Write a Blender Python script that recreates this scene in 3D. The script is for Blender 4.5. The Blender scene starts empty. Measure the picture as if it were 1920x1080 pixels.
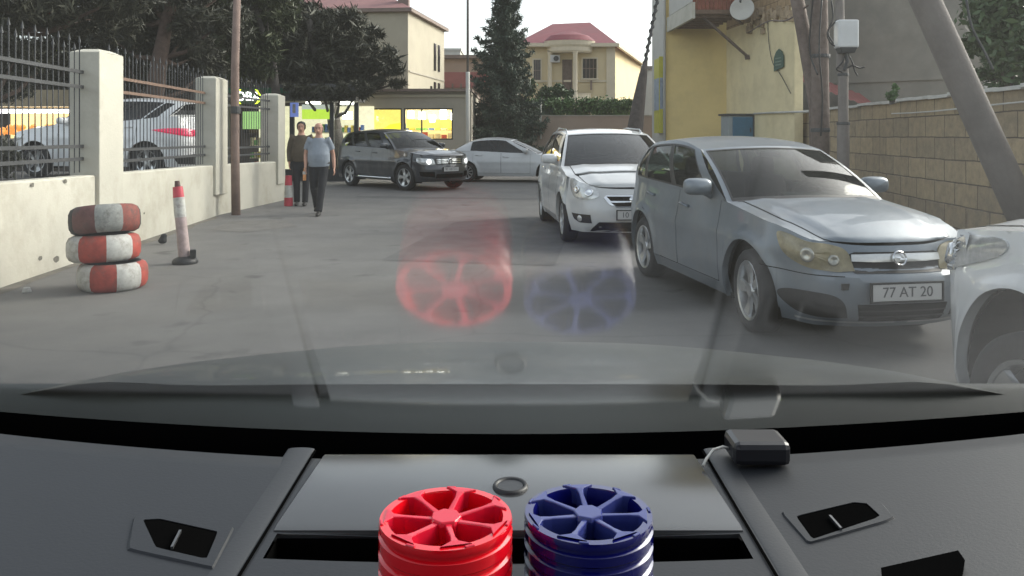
import bpy, math, random
import numpy as np
from mathutils import Vector, Matrix
C = bpy.context.scene
R = math.radians
PI = math.pi
rng = np.random.default_rng(7)
random.seed(7)

# ------------------------------------------------------------------ camera, world, light
F_PX, HZ, CAM_H = 1475.0, 255.0, 1.52          # focal length and horizon row in photo pixels, lens height
cam = bpy.data.cameras.new('camera')
cam.sensor_width = 36.0
cam.lens = 36.0 * F_PX / 1920.0
cam.shift_y = -(540.0 - HZ) / 1920.0
cam.clip_start = 0.02
cam.clip_end = 2000
co = bpy.data.objects.new('camera', cam)
co.location = (0, 0, CAM_H)
co.rotation_euler = (R(90), 0, 0)
C.collection.objects.link(co)
C.camera = co

world = bpy.data.worlds.new('World')
C.world = world
world.use_nodes = True
wn = world.node_tree
wn.nodes.clear()
sky = wn.nodes.new('ShaderNodeTexSky')
sky.sky_type = 'NISHITA'
sky.sun_disc = False
SUN_EL, SUN_AZ = R(30), R(62)                    # sun behind thin cloud, ahead and to the right
sky.sun_elevation = SUN_EL
sky.sun_rotation = SUN_AZ
sky.air_density = 1.0
sky.dust_density = 4.0
hs = wn.nodes.new('ShaderNodeHueSaturation')     # thin overcast takes most of the blue out
hs.inputs['Saturation'].default_value = 0.36
bg = wn.nodes.new('ShaderNodeBackground')
bg.inputs['Strength'].default_value = 0.15
wo = wn.nodes.new('ShaderNodeOutputWorld')
wn.links.new(sky.outputs[0], hs.inputs['Color'])
wn.links.new(hs.outputs[0], bg.inputs['Color'])
wn.links.new(bg.outputs[0], wo.inputs[0])

sl = bpy.data.lights.new('sun', 'SUN')
sl.energy = 0.6
sl.angle = R(30)
sl.color = (1.0, 0.93, 0.82)
so = bpy.data.objects.new('sun', sl)
C.collection.objects.link(so)
so.location = (0, 0, 30)
_sd = Vector((math.sin(SUN_AZ) * math.cos(SUN_EL), math.cos(SUN_AZ) * math.cos(SUN_EL), math.sin(SUN_EL)))
so.rotation_euler = _sd.to_track_quat('Z', 'Y').to_euler()

C.view_settings.view_transform = 'Standard'
C.view_settings.look = 'None'
C.view_settings.exposure = 1.4
C.view_settings.gamma = 1.0
C.cycles.max_bounces = 8
C.cycles.transparent_max_bounces = 24
C.cycles.caustics_reflective = False
C.cycles.caustics_refractive = False
C.cycles.sample_clamp_indirect = 6.0
C.cycles.use_denoising = True

# ------------------------------------------------------------------ helpers
def P(px, py, d):
    """photo pixel at a distance d ahead -> world point"""
    return Vector(((px - 960) / F_PX * d, d, CAM_H - (py - HZ) / F_PX * d))

def GR(px, py):
    d = F_PX * CAM_H / (py - HZ)
    return Vector(((px - 960) / F_PX * d, d, 0))

def tag(o, label=None, cat=None, group=None, kind=None):
    if label: o['label'] = label
    if cat: o['category'] = cat
    if group: o['group'] = group
    if kind: o['kind'] = kind
    return o

def thing(name, label, cat, loc=(0, 0, 0), rz=0, group=None):
    o = bpy.data.objects.new(name, None)
    o.empty_display_size = 0.2
    C.collection.objects.link(o)
    o.location = loc
    o.rotation_euler = (0, 0, rz)
    return tag(o, label, cat, group)

def copy_tree(o, parent=None):
    c = o.copy()
    C.collection.objects.link(c)
    if parent is not None: c.parent = parent
    for ch in list(o.children):
        copy_tree(ch, c)
    return c

class MB:
    def __init__(self):
        self.v, self.f, self.m = [], [], []
        self.mi = 0
    def add(self, vs, fs):
        b = len(self.v)
        self.v.extend([tuple(map(float, p)) for p in vs])
        for f in fs:
            self.f.append([b + i for i in f]); self.m.append(self.mi)
        return self
    def quad(self, a, b, c, d):
        return self.add([a, b, c, d], [(0, 1, 2, 3)])
    def box(self, c, s, rot=None, top=1.0):
        """box centred at c; rot = Matrix 3x3 or z angle; top = scale of the upper face"""
        hx, hy, hz = s[0] / 2, s[1] / 2, s[2] / 2
        vs = [Vector((sx * hx * k, sy * hy * k, sz * hz)) for sz, k in ((-1, 1), (1, top)) for sx, sy in ((-1, -1), (1, -1), (1, 1), (-1, 1))]
        if rot is not None:
            m = Matrix.Rotation(rot, 3, 'Z') if isinstance(rot, (int, float)) else rot
            vs = [m @ p for p in vs]
        c = Vector(c)
        return self.add([p + c for p in vs], [(3, 2, 1, 0), (4, 5, 6, 7), (0, 1, 5, 4), (1, 2, 6, 5), (2, 3, 7, 6), (3, 0, 4, 7)])
    def bar(self, a, b, w, h=None, up=(0, 0, 1)):
        """square bar from a to b"""
        a, b = Vector(a), Vector(b)
        h = w if h is None else h
        d = (b - a)
        L = d.length
        d.normalize()
        up = Vector(up)
        if abs(d.dot(up)) > 0.95: up = Vector((0, 1, 0))
        x = d.cross(up).normalized(); z = x.cross(d)
        m = Matrix((x, d, z)).transposed()
        return self.box((a + b) / 2, (w, L, h), m)
    def tube(self, path, rad, n=10, cap=True, hint=(0, 1, 0), dome=False):
        """loft along path; rad = number, list of numbers or list of (ra, rb): ra across hint, rb along hint"""
        path = [Vector(p) for p in path]
        k = len(path)
        if not isinstance(rad, (list, tuple)): rad = [rad] * k
        rad = [(r, r) if not isinstance(r, (list, tuple)) else tuple(r) for r in rad]
        tang = []
        for i in range(k):
            t = path[min(i + 1, k - 1)] - path[max(i - 1, 0)]
            tang.append(t.normalized() if t.length > 1e-9 else Vector((0, 0, 1)))
        if dome:
            def ext(p, t, r, s):
                out = []
                for a in (0.35, 0.7, 0.93):
                    rr = math.sqrt(1 - a * a)
                    out.append((p + t * s * a * min(r), (r[0] * rr, r[1] * rr), t))
                return out
            pre = ext(path[0], tang[0], rad[0], -1)[::-1]
            post = ext(path[-1], tang[-1], rad[-1], 1)
            path = [q[0] for q in pre] + path + [q[0] for q in post]
            rad = [q[1] for q in pre] + rad + [q[1] for q in post]
            tang = [q[2] for q in pre] + tang + [q[2] for q in post]
            k = len(path)
        hint = Vector(hint)
        vs = []
        for p, t, r in zip(path, tang, rad):
            y = hint - t * hint.dot(t)
            if y.length < 0.05:
                y = Vector((1, 0, 0)) - t * t.x
            y.normalize()
            x = y.cross(t).normalized()
            for j in range(n):
                a = 2 * PI * j / n
                vs.append(p + x * (r[0] * math.cos(a)) + y * (r[1] * math.sin(a)))
        fs = [(i * n + j, i * n + (j + 1) % n, (i + 1) * n + (j + 1) % n, (i + 1) * n + j) for i in range(k - 1) for j in range(n)]
        if cap:
            fs.append(tuple(range(n))[::-1]); fs.append(tuple((k - 1) * n + j for j in range(n)))
        return self.add(vs, fs)
    def lathe(self, prof, n=32, c=(0, 0, 0), M=None):
        """prof [(r, z)] about the z axis"""
        c = Vector(c)
        vs = []
        for r, z in prof:
            for j in range(n):
                a = 2 * PI * j / n
                p = Vector((r * math.cos(a), r * math.sin(a), z))
                vs.append((M @ p if M is not None else p) + c)
        k = len(prof)
        fs = [(i * n + j, i * n + (j + 1) % n, (i + 1) * n + (j + 1) % n, (i + 1) * n + j) for i in range(k - 1) for j in range(n)]
        return self.add(vs, fs)
    def grid(self, pts, flip=False):
        """pts [i][j]"""
        nu, nv = len(pts), len(pts[0])
        vs = [p for r in pts for p in r]
        fs = []
        for i in range(nu - 1):
            for j in range(nv - 1):
                f = (i * nv + j, (i + 1) * nv + j, (i + 1) * nv + j + 1, i * nv + j + 1)
                fs.append(f[::-1] if flip else f)
        return self.add(vs, fs)
    def prism(self, poly, o, ex, ey, depth):
        """closed polygon poly [(a,b)] in plane o+a*ex+b*ey, extruded by vector depth"""
        o, ex, ey, depth = Vector(o), Vector(ex), Vector(ey), Vector(depth)
        n = len(poly)
        v0 = [o + ex * a + ey * b for a, b in poly]
        vs = v0 + [p + depth for p in v0]
        fs = [tuple(range(n))[::-1], tuple(range(n, 2 * n))] + [(i, (i + 1) % n, n + (i + 1) % n, n + i) for i in range(n)]
        return self.add(vs, fs)
    def build(self, name, mat, parent=None, smooth=False, bevel=0, remesh=0, weld=False, auto=None):
        me = bpy.data.meshes.new(name)
        me.from_pydata(self.v, [], self.f)
        mats = mat if isinstance(mat, (list, tuple)) else [mat]
        for m in mats: me.materials.append(m)
        if len(mats) > 1: me.polygons.foreach_set('material_index', self.m)
        if smooth: me.polygons.foreach_set('use_smooth', [True] * len(me.polygons))
        me.update()
        o = bpy.data.objects.new(name, me)
        C.collection.objects.link(o)
        if parent is not None: o.parent = parent
        if weld:
            w = o.modifiers.new('weld', 'WELD'); w.merge_threshold = 0.0015
        if remesh:
            r = o.modifiers.new('remesh', 'REMESH'); r.mode = 'VOXEL'; r.voxel_size = remesh; r.use_smooth_shade = True
            s = o.modifiers.new('smooth', 'SMOOTH'); s.factor = 0.5; s.iterations = 4
        if bevel:
            b = o.modifiers.new('bevel', 'BEVEL'); b.width = bevel; b.segments = 2; b.limit_method = 'ANGLE'; b.angle_limit = R(40)
        if auto:
            a = o.modifiers.new('split', 'EDGE_SPLIT'); a.split_angle = R(auto)
        return o

def text_obj(name, s, size, mat, loc, M, parent=None, depth=0.002, sx=1.0):
    """flat letters as a mesh; M = 3x3 matrix with columns right, up, out"""
    cu = bpy.data.curves.new(name, 'FONT')
    cu.body = s; cu.size = size; cu.align_x = 'CENTER'; cu.align_y = 'CENTER'; cu.extrude = depth
    t = bpy.data.objects.new('tmp', cu)
    C.collection.objects.link(t)
    me = bpy.data.meshes.new_from_object(t.evaluated_get(bpy.context.evaluated_depsgraph_get()))
    bpy.data.objects.remove(t); bpy.data.curves.remove(cu)
    me.materials.clear(); me.materials.append(mat)
    o = bpy.data.objects.new(name, me)
    C.collection.objects.link(o)
    mm = (M @ Matrix.Diagonal((sx, 1, 1))).to_4x4()
    mm.translation = Vector(loc)
    me.transform(mm)
    if parent is not None: o.parent = parent
    return o

# ------------------------------------------------------------------ materials
def mat(name, col, rough=0.7, metal=0.0, var=0.12, scale=3.0, bump=0.0, bscale=40.0, spec=0.5, coat=0.0, stain=None, stain_amt=0.0, stain_scale=0.7, emit=None, estr=0.0, alpha=None):
    m = bpy.data.materials.new(name)
    m.use_nodes = True
    nt = m.node_tree
    b = nt.nodes['Principled BSDF']
    b.inputs['Roughness'].default_value = rough
    b.inputs['Metallic'].default_value = metal
    b.inputs['Specular IOR Level'].default_value = spec
    b.inputs['Coat Weight'].default_value = coat
    b.inputs['Coat Roughness'].default_value = 0.04
    tc = nt.nodes.new('ShaderNodeTexCoord')
    col = tuple(col)
    if var:
        n = nt.nodes.new('ShaderNodeTexNoise'); n.inputs['Scale'].default_value = scale; n.inputs['Detail'].default_value = 6; n.inputs['Roughness'].default_value = 0.65
        r = nt.nodes.new('ShaderNodeValToRGB')
        r.color_ramp.elements[0].position = 0.3; r.color_ramp.elements[1].position = 0.7
        r.color_ramp.elements[0].color = tuple(c * (1 - var) for c in col) + (1,)
        r.color_ramp.elements[1].color = tuple(min(1, c * (1 + var)) for c in col) + (1,)
        nt.links.new(tc.outputs['Object'], n.inputs['Vector'])
        nt.links.new(n.outputs['Fac'], r.inputs['Fac'])
        out = r.outputs['Color']
        if stain:
            n2 = nt.nodes.new('ShaderNodeTexNoise'); n2.inputs['Scale'].default_value = stain_scale; n2.inputs['Detail'].default_value = 8; n2.inputs['Roughness'].default_value = 0.7
            r2 = nt.nodes.new('ShaderNodeValToRGB'); r2.color_ramp.elements[0].position = 0.48; r2.color_ramp.elements[1].position = 0.68
            r2.color_ramp.elements[1].color = (stain_amt,) * 3 + (1,)
            mx = nt.nodes.new('ShaderNodeMixRGB'); mx.inputs[2].default_value = tuple(stain) + (1,)
            nt.links.new(tc.outputs['Object'], n2.inputs['Vector'])
            nt.links.new(n2.outputs['Fac'], r2.inputs['Fac'])
            nt.links.new(r2.outputs['Color'], mx.inputs[0]); nt.links.new(out, mx.inputs[1])
            out = mx.outputs[0]
        nt.links.new(out, b.inputs['Base Color'])
    else:
        b.inputs['Base Color'].default_value = col + (1,)
    if bump:
        n3 = nt.nodes.new('ShaderNodeTexNoise'); n3.inputs['Scale'].default_value = bscale; n3.inputs['Detail'].default_value = 5
        bp = nt.nodes.new('ShaderNodeBump'); bp.inputs['Strength'].default_value = bump; bp.inputs['Distance'].default_value = 0.02
        nt.links.new(tc.outputs['Object'], n3.inputs['Vector'])
        nt.links.new(n3.outputs['Fac'], bp.inputs['Height']); nt.links.new(bp.outputs['Normal'], b.inputs['Normal'])
    if emit:
        b.inputs['Emission Color'].default_value = tuple(emit) + (1,)
        b.inputs['Emission Strength'].default_value = estr
    return m

def glass_mat(name, tint=(0.5, 0.55, 0.53), f0=0.06, film=0.0, filmcol=(0.6, 0.65, 0.62), rough=0.0, fmax=1.0):
    """a thin pane: clear or tinted body, mirror reflection that grows towards grazing, a little dust"""
    m = bpy.data.materials.new(name)
    m.use_nodes = True
    nt = m.node_tree
    nt.nodes.clear()
    out = nt.nodes.new('ShaderNodeOutputMaterial')
    lw = nt.nodes.new('ShaderNodeLayerWeight'); lw.inputs['Blend'].default_value = 0.5
    pw = nt.nodes.new('ShaderNodeMath'); pw.operation = 'POWER'; pw.inputs[1].default_value = 5.0
    ma = nt.nodes.new('ShaderNodeMath'); ma.operation = 'MULTIPLY_ADD'; ma.inputs[1].default_value = fmax - f0; ma.inputs[2].default_value = f0
    tr = nt.nodes.new('ShaderNodeBsdfTransparent'); tr.inputs[0].default_value = tuple(tint) + (1,)
    gl = nt.nodes.new('ShaderNodeBsdfGlossy'); gl.inputs['Roughness'].default_value = rough
    mx = nt.nodes.new('ShaderNodeMixShader')
    nt.links.new(lw.outputs['Facing'], pw.inputs[0]); nt.links.new(pw.outputs[0], ma.inputs[0])
    nt.links.new(ma.outputs[0], mx.inputs[0])
    body = tr.outputs[0]
    if film:
        df = nt.nodes.new('ShaderNodeBsdfDiffuse'); df.inputs[0].default_value = tuple(filmcol) + (1,)
        tl = nt.nodes.new('ShaderNodeBsdfTranslucent'); tl.inputs[0].default_value = tuple(filmcol) + (1,)
        m1 = nt.nodes.new('ShaderNodeMixShader'); m1.inputs[0].default_value = 0.6
        m2 = nt.nodes.new('ShaderNodeMixShader')
        tc = nt.nodes.new('ShaderNodeTexCoord')
        no = nt.nodes.new('ShaderNodeTexNoise'); no.inputs['Scale'].default_value = 9.0; no.inputs['Detail'].default_value = 6
        mr = nt.nodes.new('ShaderNodeMapRange'); mr.inputs['From Min'].default_value = 0.3; mr.inputs['From Max'].default_value = 0.7
        mr.inputs['To Min'].default_value = film * 0.75; mr.inputs['To Max'].default_value = film * 1.25
        nt.links.new(tc.outputs['Object'], no.inputs['Vector']); nt.links.new(no.outputs['Fac'], mr.inputs['Value'])
        nt.links.new(df.outputs[0], m1.inputs[1]); nt.links.new(tl.outputs[0], m1.inputs[2])
        nt.links.new(mr.outputs[0], m2.inputs[0]); nt.links.new(tr.outputs[0], m2.inputs[1]); nt.links.new(m1.outputs[0], m2.inputs[2])
        body = m2.outputs[0]
    nt.links.new(body, mx.inputs[1]); nt.links.new(gl.outputs[0], mx.inputs[2])
    nt.links.new(mx.outputs[0], out.inputs[0])
    return m

def paint(name, col, rough=0.35, metal=0.0, dust=0.12, coat=0.8):
    return mat(name, col, rough, metal, var=dust, scale=2.2, coat=coat, stain=(0.30, 0.28, 0.25), stain_amt=0.22, stain_scale=1.4)

M = {}
M['asphalt'] = mat('asphalt', (0.165, 0.160, 0.153), 0.88, var=0.16, scale=1.2, bump=0.25, bscale=260, stain=(0.195, 0.185, 0.17), stain_amt=0.75, stain_scale=0.35)
def weather_road(m):
    """fine stone speckle, dark drips and a few wandering cracks over the asphalt"""
    nt = m.node_tree; bs = nt.nodes['Principled BSDF']; src = bs.inputs['Base Color'].links[0].from_socket
    tc = nt.nodes.new('ShaderNodeTexCoord')
    def nz(sc, det=4): n = nt.nodes.new('ShaderNodeTexNoise'); n.inputs['Scale'].default_value = sc; n.inputs['Detail'].default_value = det; nt.links.new(tc.outputs['Object'], n.inputs['Vector']); return n
    def ramp(fac, stops):
        r = nt.nodes.new('ShaderNodeValToRGB')
        while len(r.color_ramp.elements) < len(stops): r.color_ramp.elements.new(.5)
        for e, (p, c) in zip(r.color_ramp.elements, stops): e.position = p; e.color = (c, c, c, 1)
        nt.links.new(fac, r.inputs['Fac']); return r.outputs['Color']
    def mul(a, b):
        x = nt.nodes.new('ShaderNodeMixRGB'); x.blend_type = 'MULTIPLY'; x.inputs[0].default_value = 1; nt.links.new(a, x.inputs[1]); nt.links.new(b, x.inputs[2]); return x.outputs[0]
    c = mul(src, ramp(nz(170, 3).outputs['Fac'], [(.30, .72), (.55, 1.0), (.72, 1.28)]))
    c = mul(c, ramp(nz(1.7, 3).outputs['Fac'], [(.26, .62), (.36, 1.0), (1.0, 1.0)]))
    ad = nt.nodes.new('ShaderNodeMixRGB'); ad.blend_type = 'ADD'; ad.inputs[0].default_value = .55
    nt.links.new(tc.outputs['Object'], ad.inputs[1]); nt.links.new(nz(.8, 6).outputs['Color'], ad.inputs[2])
    vo = nt.nodes.new('ShaderNodeTexVoronoi'); vo.feature = 'DISTANCE_TO_EDGE'; vo.inputs['Scale'].default_value = .28
    nt.links.new(ad.outputs[0], vo.inputs['Vector'])
    c = mul(c, ramp(vo.outputs['Distance'], [(.0, .84), (.003, .93), (.006, 1.0)]))
    nt.links.new(c, bs.inputs['Base Color'])
weather_road(M['asphalt'])
M['lot'] = mat('lot_concrete', (0.13, 0.125, 0.12), 0.9, var=0.15, bump=0.3)
M['cream'] = mat('cream_plaster', (0.53, 0.51, 0.435), 0.85, var=0.07, scale=1.5, bump=0.15, bscale=25, stain=(0.37, 0.345, 0.27), stain_amt=0.75, stain_scale=1.1)
M['iron'] = mat('painted_iron', (0.045, 0.047, 0.05), 0.55, var=0.2)
M['rust'] = mat('rusty_rail', (0.16, 0.10, 0.07), 0.7, var=0.3, scale=12)
M['polewood'] = mat('brown_pole', (0.22, 0.155, 0.13), 0.8, var=0.22, scale=4, bump=0.4, bscale=30)
M['polegrey'] = mat('grey_pole', (0.19, 0.17, 0.155), 0.85, var=0.15, scale=3, bump=0.3)
M['darkpole'] = mat('dark_wood', (0.075, 0.062, 0.056), 0.85, var=0.3, scale=7, bump=0.6, bscale=20)
M['oldwood'] = mat('old_wood', (0.15, 0.115, 0.097), 0.85, var=0.3, scale=7, bump=0.6, bscale=20)
M['tyre'] = mat('rubber', (0.022, 0.022, 0.023), 0.75, var=0.25, scale=14, bump=0.2)
M['black'] = mat('black_plastic', (0.015, 0.015, 0.016), 0.5, var=0.15)
M['matte'] = mat('matte_black', (0.003, 0.003, 0.003), 1.0, var=0, spec=0.0)
M['chrome'] = mat('chrome', (0.75, 0.76, 0.77), 0.12, metal=1.0, var=0.05)
M['alloy'] = mat('alloy', (0.55, 0.56, 0.56), 0.28, metal=0.85, var=0.12, scale=9)
M['lens'] = mat('clear_lens', (0.62, 0.63, 0.62), 0.12, metal=0.35, var=0.3, scale=14, coat=1.0)
M['lensy'] = mat('yellowed_lens', (0.25, 0.215, 0.125), 0.28, metal=0.1, var=0.35, scale=11, coat=0.6)
M['bowl'] = mat('lamp_bowl', (0.42, 0.41, 0.36), 0.25, metal=0.7, var=0.2, scale=30)
M['redlens'] = mat('red_lens', (0.55, 0.015, 0.07), 0.2, var=0.15, coat=1.0, emit=(0.8, 0.02, 0.1), estr=0.25)
M['cargl'] = glass_mat('car_glass', (0.25, 0.30, 0.285), 0.04, film=0.006, fmax=.8)
M['carglt'] = glass_mat('tinted_glass', (0.12, 0.135, 0.13), 0.06, film=0.015)
M['cargll'] = glass_mat('sky_lit_car_glass', (0.25, 0.30, 0.31), 0.10, film=0.03, filmcol=(0.5, 0.58, 0.64))
M['seat'] = mat('seat_fabric', (0.09, 0.09, 0.095), 0.9, var=0.15)
M['interior'] = mat('interior_trim', (0.03, 0.03, 0.032), 0.8, var=0.15)
M['plate'] = mat('plate_white', (0.52, 0.52, 0.51), 0.5, var=0.05)
M['ink'] = mat('plate_ink', (0.10, 0.10, 0.105), 0.6, var=0)
M['opel'] = paint('silver_blue_paint', (0.175, 0.205, 0.235), 0.42, 0.4, coat=0.4)
M['white'] = paint('white_paint', (0.58, 0.59, 0.59), 0.35, 0.0, dust=0.04)
M['bwhite'] = paint('bright_white_paint', (0.80, 0.81, 0.81), 0.35, 0.0, dust=0.03)
M['dark'] = paint('dark_blue_paint', (0.030, 0.036, 0.046), 0.3, 0.2)
M['silver'] = paint('silver_grey_paint', (0.38, 0.39, 0.40), 0.35, 0.4)
M['red'] = mat('red_paint', (0.36, 0.055, 0.037), 0.7, var=0.3, scale=9, stain=(0.12, 0.08, 0.065), stain_amt=0.8, stain_scale=6)
M['whitep'] = mat('white_paint_worn', (0.50, 0.50, 0.47), 0.75, var=0.2, scale=9, stain=(0.22, 0.19, 0.165), stain_amt=0.8, stain_scale=7)
M['dirtyw'] = mat('grimy_white_paint', (0.27, 0.28, 0.265), 0.75, var=0.3, scale=9, stain=(0.10, 0.09, 0.08), stain_amt=0.9, stain_scale=8)
M['dirtyr'] = mat('grimy_red_paint', (0.21, 0.05, 0.036), 0.75, var=0.3, scale=9, stain=(0.06, 0.045, 0.04), stain_amt=0.9, stain_scale=8)
M['dkred'] = mat('dull_dark_red_paint', (0.13, 0.055, 0.05), 0.7, var=0.3, scale=9, stain=(0.06, 0.05, 0.045), stain_amt=0.8, stain_scale=6)
M['skin'] = mat('skin', (0.50, 0.28, 0.20), 0.55, var=0.08)
M['shirt'] = mat('blue_grey_shirt', (0.24, 0.275, 0.32), 0.9, var=0.12, scale=8, bump=0.3, bscale=14)
M['shirtd'] = mat('dark_brown_shirt', (0.085, 0.068, 0.048), 0.9, var=0.2, scale=8, bump=0.3, bscale=14)
M['trouser'] = mat('black_trousers', (0.018, 0.019, 0.023), 0.9, var=0.2, scale=8, bump=0.3, bscale=14)
M['shoe'] = mat('shoe_leather', (0.02, 0.017, 0.015), 0.45, var=0.2)
M['hairg'] = mat('grey_hair', (0.30, 0.27, 0.25), 0.8, var=0.3, scale=40)
M['hairb'] = mat('black_hair', (0.02, 0.017, 0.015), 0.7, var=0.3, scale=40)
M['bark'] = mat('bark', (0.095, 0.065, 0.052), 0.9, var=0.35, scale=6, bump=0.8, bscale=16)
M['barkg'] = mat('grey_bark', (0.10, 0.088, 0.08), 0.9, var=0.35, scale=6, bump=0.8, bscale=16)

def leaf_mat(name, a, b):
    m = bpy.data.materials.new(name); m.use_nodes = True
    nt = m.node_tree; bs = nt.nodes['Principled BSDF']; bs.inputs['Roughness'].default_value = 0.65
    g = nt.nodes.new('ShaderNodeNewGeometry')
    r = nt.nodes.new('ShaderNodeValToRGB'); r.color_ramp.elements[0].color = tuple(a) + (1,); r.color_ramp.elements[1].color = tuple(b) + (1,)
    nt.links.new(g.outputs['Random Per Island'], r.inputs['Fac']); nt.links.new(r.outputs['Color'], bs.inputs['Base Color'])
    return m
M['pine'] = leaf_mat('pine_needles', (0.024, 0.026, 0.016), (0.058, 0.060, 0.036))
M['pineg'] = leaf_mat('green_pine_needles', (0.032, 0.044, 0.02), (0.085, 0.10, 0.045))
M['fir'] = leaf_mat('fir_needles', (0.024, 0.042, 0.030), (0.07, 0.105, 0.07))
M['hedge'] = leaf_mat('hedge_leaves', (0.035, 0.075, 0.02), (0.10, 0.19, 0.055))
M['bush'] = leaf_mat('bush_leaves', (0.03, 0.06, 0.025), (0.085, 0.14, 0.06))

M['cornice'] = mat('brown_cornice', (.22, .17, .145), .8, var=.15)
M['win'] = mat('dark_window', (.03, .033, .035), .12, var=.3, scale=1.5)

# ------------------------------------------------------------------ ground
g = MB()
n = 40
gx = np.concatenate([np.linspace(-400, -14, 8), np.linspace(-12, 14, 40), np.linspace(18, 400, 8)])
gy = np.concatenate([np.linspace(-400, 0, 8), np.linspace(1, 40, 60), np.linspace(50, 400, 8)])
g.grid([[(x, y, 0.0) for y in gy] for x in gx], flip=True)
tag(g.build('ground', M['asphalt']), kind='structure')
g = MB(); g.box((-30.4, 9.0, 0.325), (48.8, 20.0, 0.65))
tag(g.build('parking_lot', M['lot'], bevel=0.01), kind='structure')
# asphalt repairs and a worn seam across the road
M['patch'] = mat('asphalt_patch', (0.125, 0.122, 0.118), 0.88, var=0.2, scale=2, bump=0.4, bscale=90)
M['kerb'] = mat('worn_concrete', (0.16, 0.152, 0.14), 0.9, var=0.2, scale=3, bump=0.3)
def ground_sheet(name, poly, m, z=0.004):
    b = MB(); b.add([(x, y, z) for x, y in poly], [tuple(range(len(poly)))])
    return tag(b.build(name, m), kind='structure')
ground_sheet('road_patch', [(-3.9, 19.3), (0.3, 18.7), (1.6, 18.9), (1.6, 19.35), (0.2, 19.25), (-3.9, 19.9)], M['patch'])
ground_sheet('road_seam', [(-4.9, 12.6), (-4.2, 12.4), (-3.6, 13.2), (-4.1, 14.2), (-5.0, 14.0)], M['kerb'])
ground_sheet('road_patch', [(-1.6, 9.6), (0.5, 9.2), (0.9, 12.4), (0.2, 14.6), (-1.0, 13.9)], M['patch'])
M['dirt'] = mat('dusty_edge', (0.17, 0.155, 0.13), 0.95, var=0.35, scale=5, bump=0.5, bscale=60)
ed = []
for i in range(24):
    y = 4 + i * (10.8 / 23)
    ed.append((-4.85 - .0708 * (y - 4) + 0.10 + 0.13 * rng.random(), y))
ground_sheet('dirt_edge', [(-4.84, 4), ] + ed + [(-5.59, 14.8)], M['dirt'])

# ------------------------------------------------------------------ boundary wall on the left with pillars and iron fence panels
def wx(y): return -4.85 - .0708 * (y - 4) if y < 15.2 else -5.643 + .0706 * (y - 15.2)
def wz(y): return 1.06 - .0115 * (y - 7)
def wall_run(ys, th=0.24):
    b = MB()
    L, Rr = [], []
    rows = []
    for y in ys:
        x = wx(y); z = wz(y)
        rows.append([(x, y, -0.05), (x - 0.004, y, 0.3), (x - 0.008, y, z - 0.02), (x - 0.028, y, z), (x - th + .02, y, z), (x - th, y, z - .02), (x - th, y, -0.05)])
    b.grid(rows)
    n_ = len(rows[0])
    b.add(rows[0], [tuple(range(n_))]); b.add(rows[-1], [tuple(range(n_))[::-1]])
    return b
w = thing('boundary_wall', 'long cream plastered low wall along the left side of the road', 'wall', (0, 0, 0))
wall_run(np.linspace(3.0, 15.2, 14)).build('wall_run', M['cream'], w)
wall_run(np.linspace(15.21, 18.7, 5)).build('wall_run', M['cream'], w)
# chips in the plaster
M['chip'] = mat('chipped_plaster', (0.16, 0.15, 0.125), 0.95, var=0.3, scale=30)
ch = MB()
for px, py, s in ((60, 347, .03), (122, 340, .03), (105, 485, .045), (75, 484, .03), (185, 420, .02), (270, 400, .02)):
    # on the road face of the wall
    a = (px - 960) / F_PX
    y = (-4.85 + .0708 * 4) / (a + .0708); x = wx(y) + 0.004; z = CAM_H - (py - HZ) / F_PX * y
    k = 9
    ch.add([(x, y + s * (0.7 + .5 * rng.random()) * math.cos(2 * PI * i / k) * 1.3, z + s * (0.6 + .5 * rng.random()) * math.sin(2 * PI * i / k)) for i in range(k)], [tuple(range(k))])
ch.build('plaster_chip', M['chip'], w)

pil_info = [(9.97, 2.65, 0.62, 0.38, 'nearest, tallest-looking cream square pillar, just behind the stacked tyres'),
            (14.8, 2.67, 0.62, 0.40, 'cream square pillar of the fence beside the thin brown pole'),
            (18.15, 2.52, 0.55, 0.42, 'end pillar of the cream fence, just left of the two walking men'),
            (5.15, 2.65, 0.62, 0.38, '')]
for y, zt, ly, lx, lab in pil_info[:3]:
    x = wx(y) + 0.045
    t = thing('fence_pillar', lab, 'pillar', (x, y, 0), 0, 'cream pillars of the iron fence')
    b = MB(); b.box((-lx / 2, ly / 2, (zt - 0.06) / 2 + .2), (lx, ly, zt - 0.46)); b.build('shaft', M['cream'], t, bevel=0.012)
    b = MB(); b.box((-lx / 2, ly / 2, zt - .036), (lx * .995, ly * .995, 0.05), top=0.5)
    b.build('cap', M['cream'], t)
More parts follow.
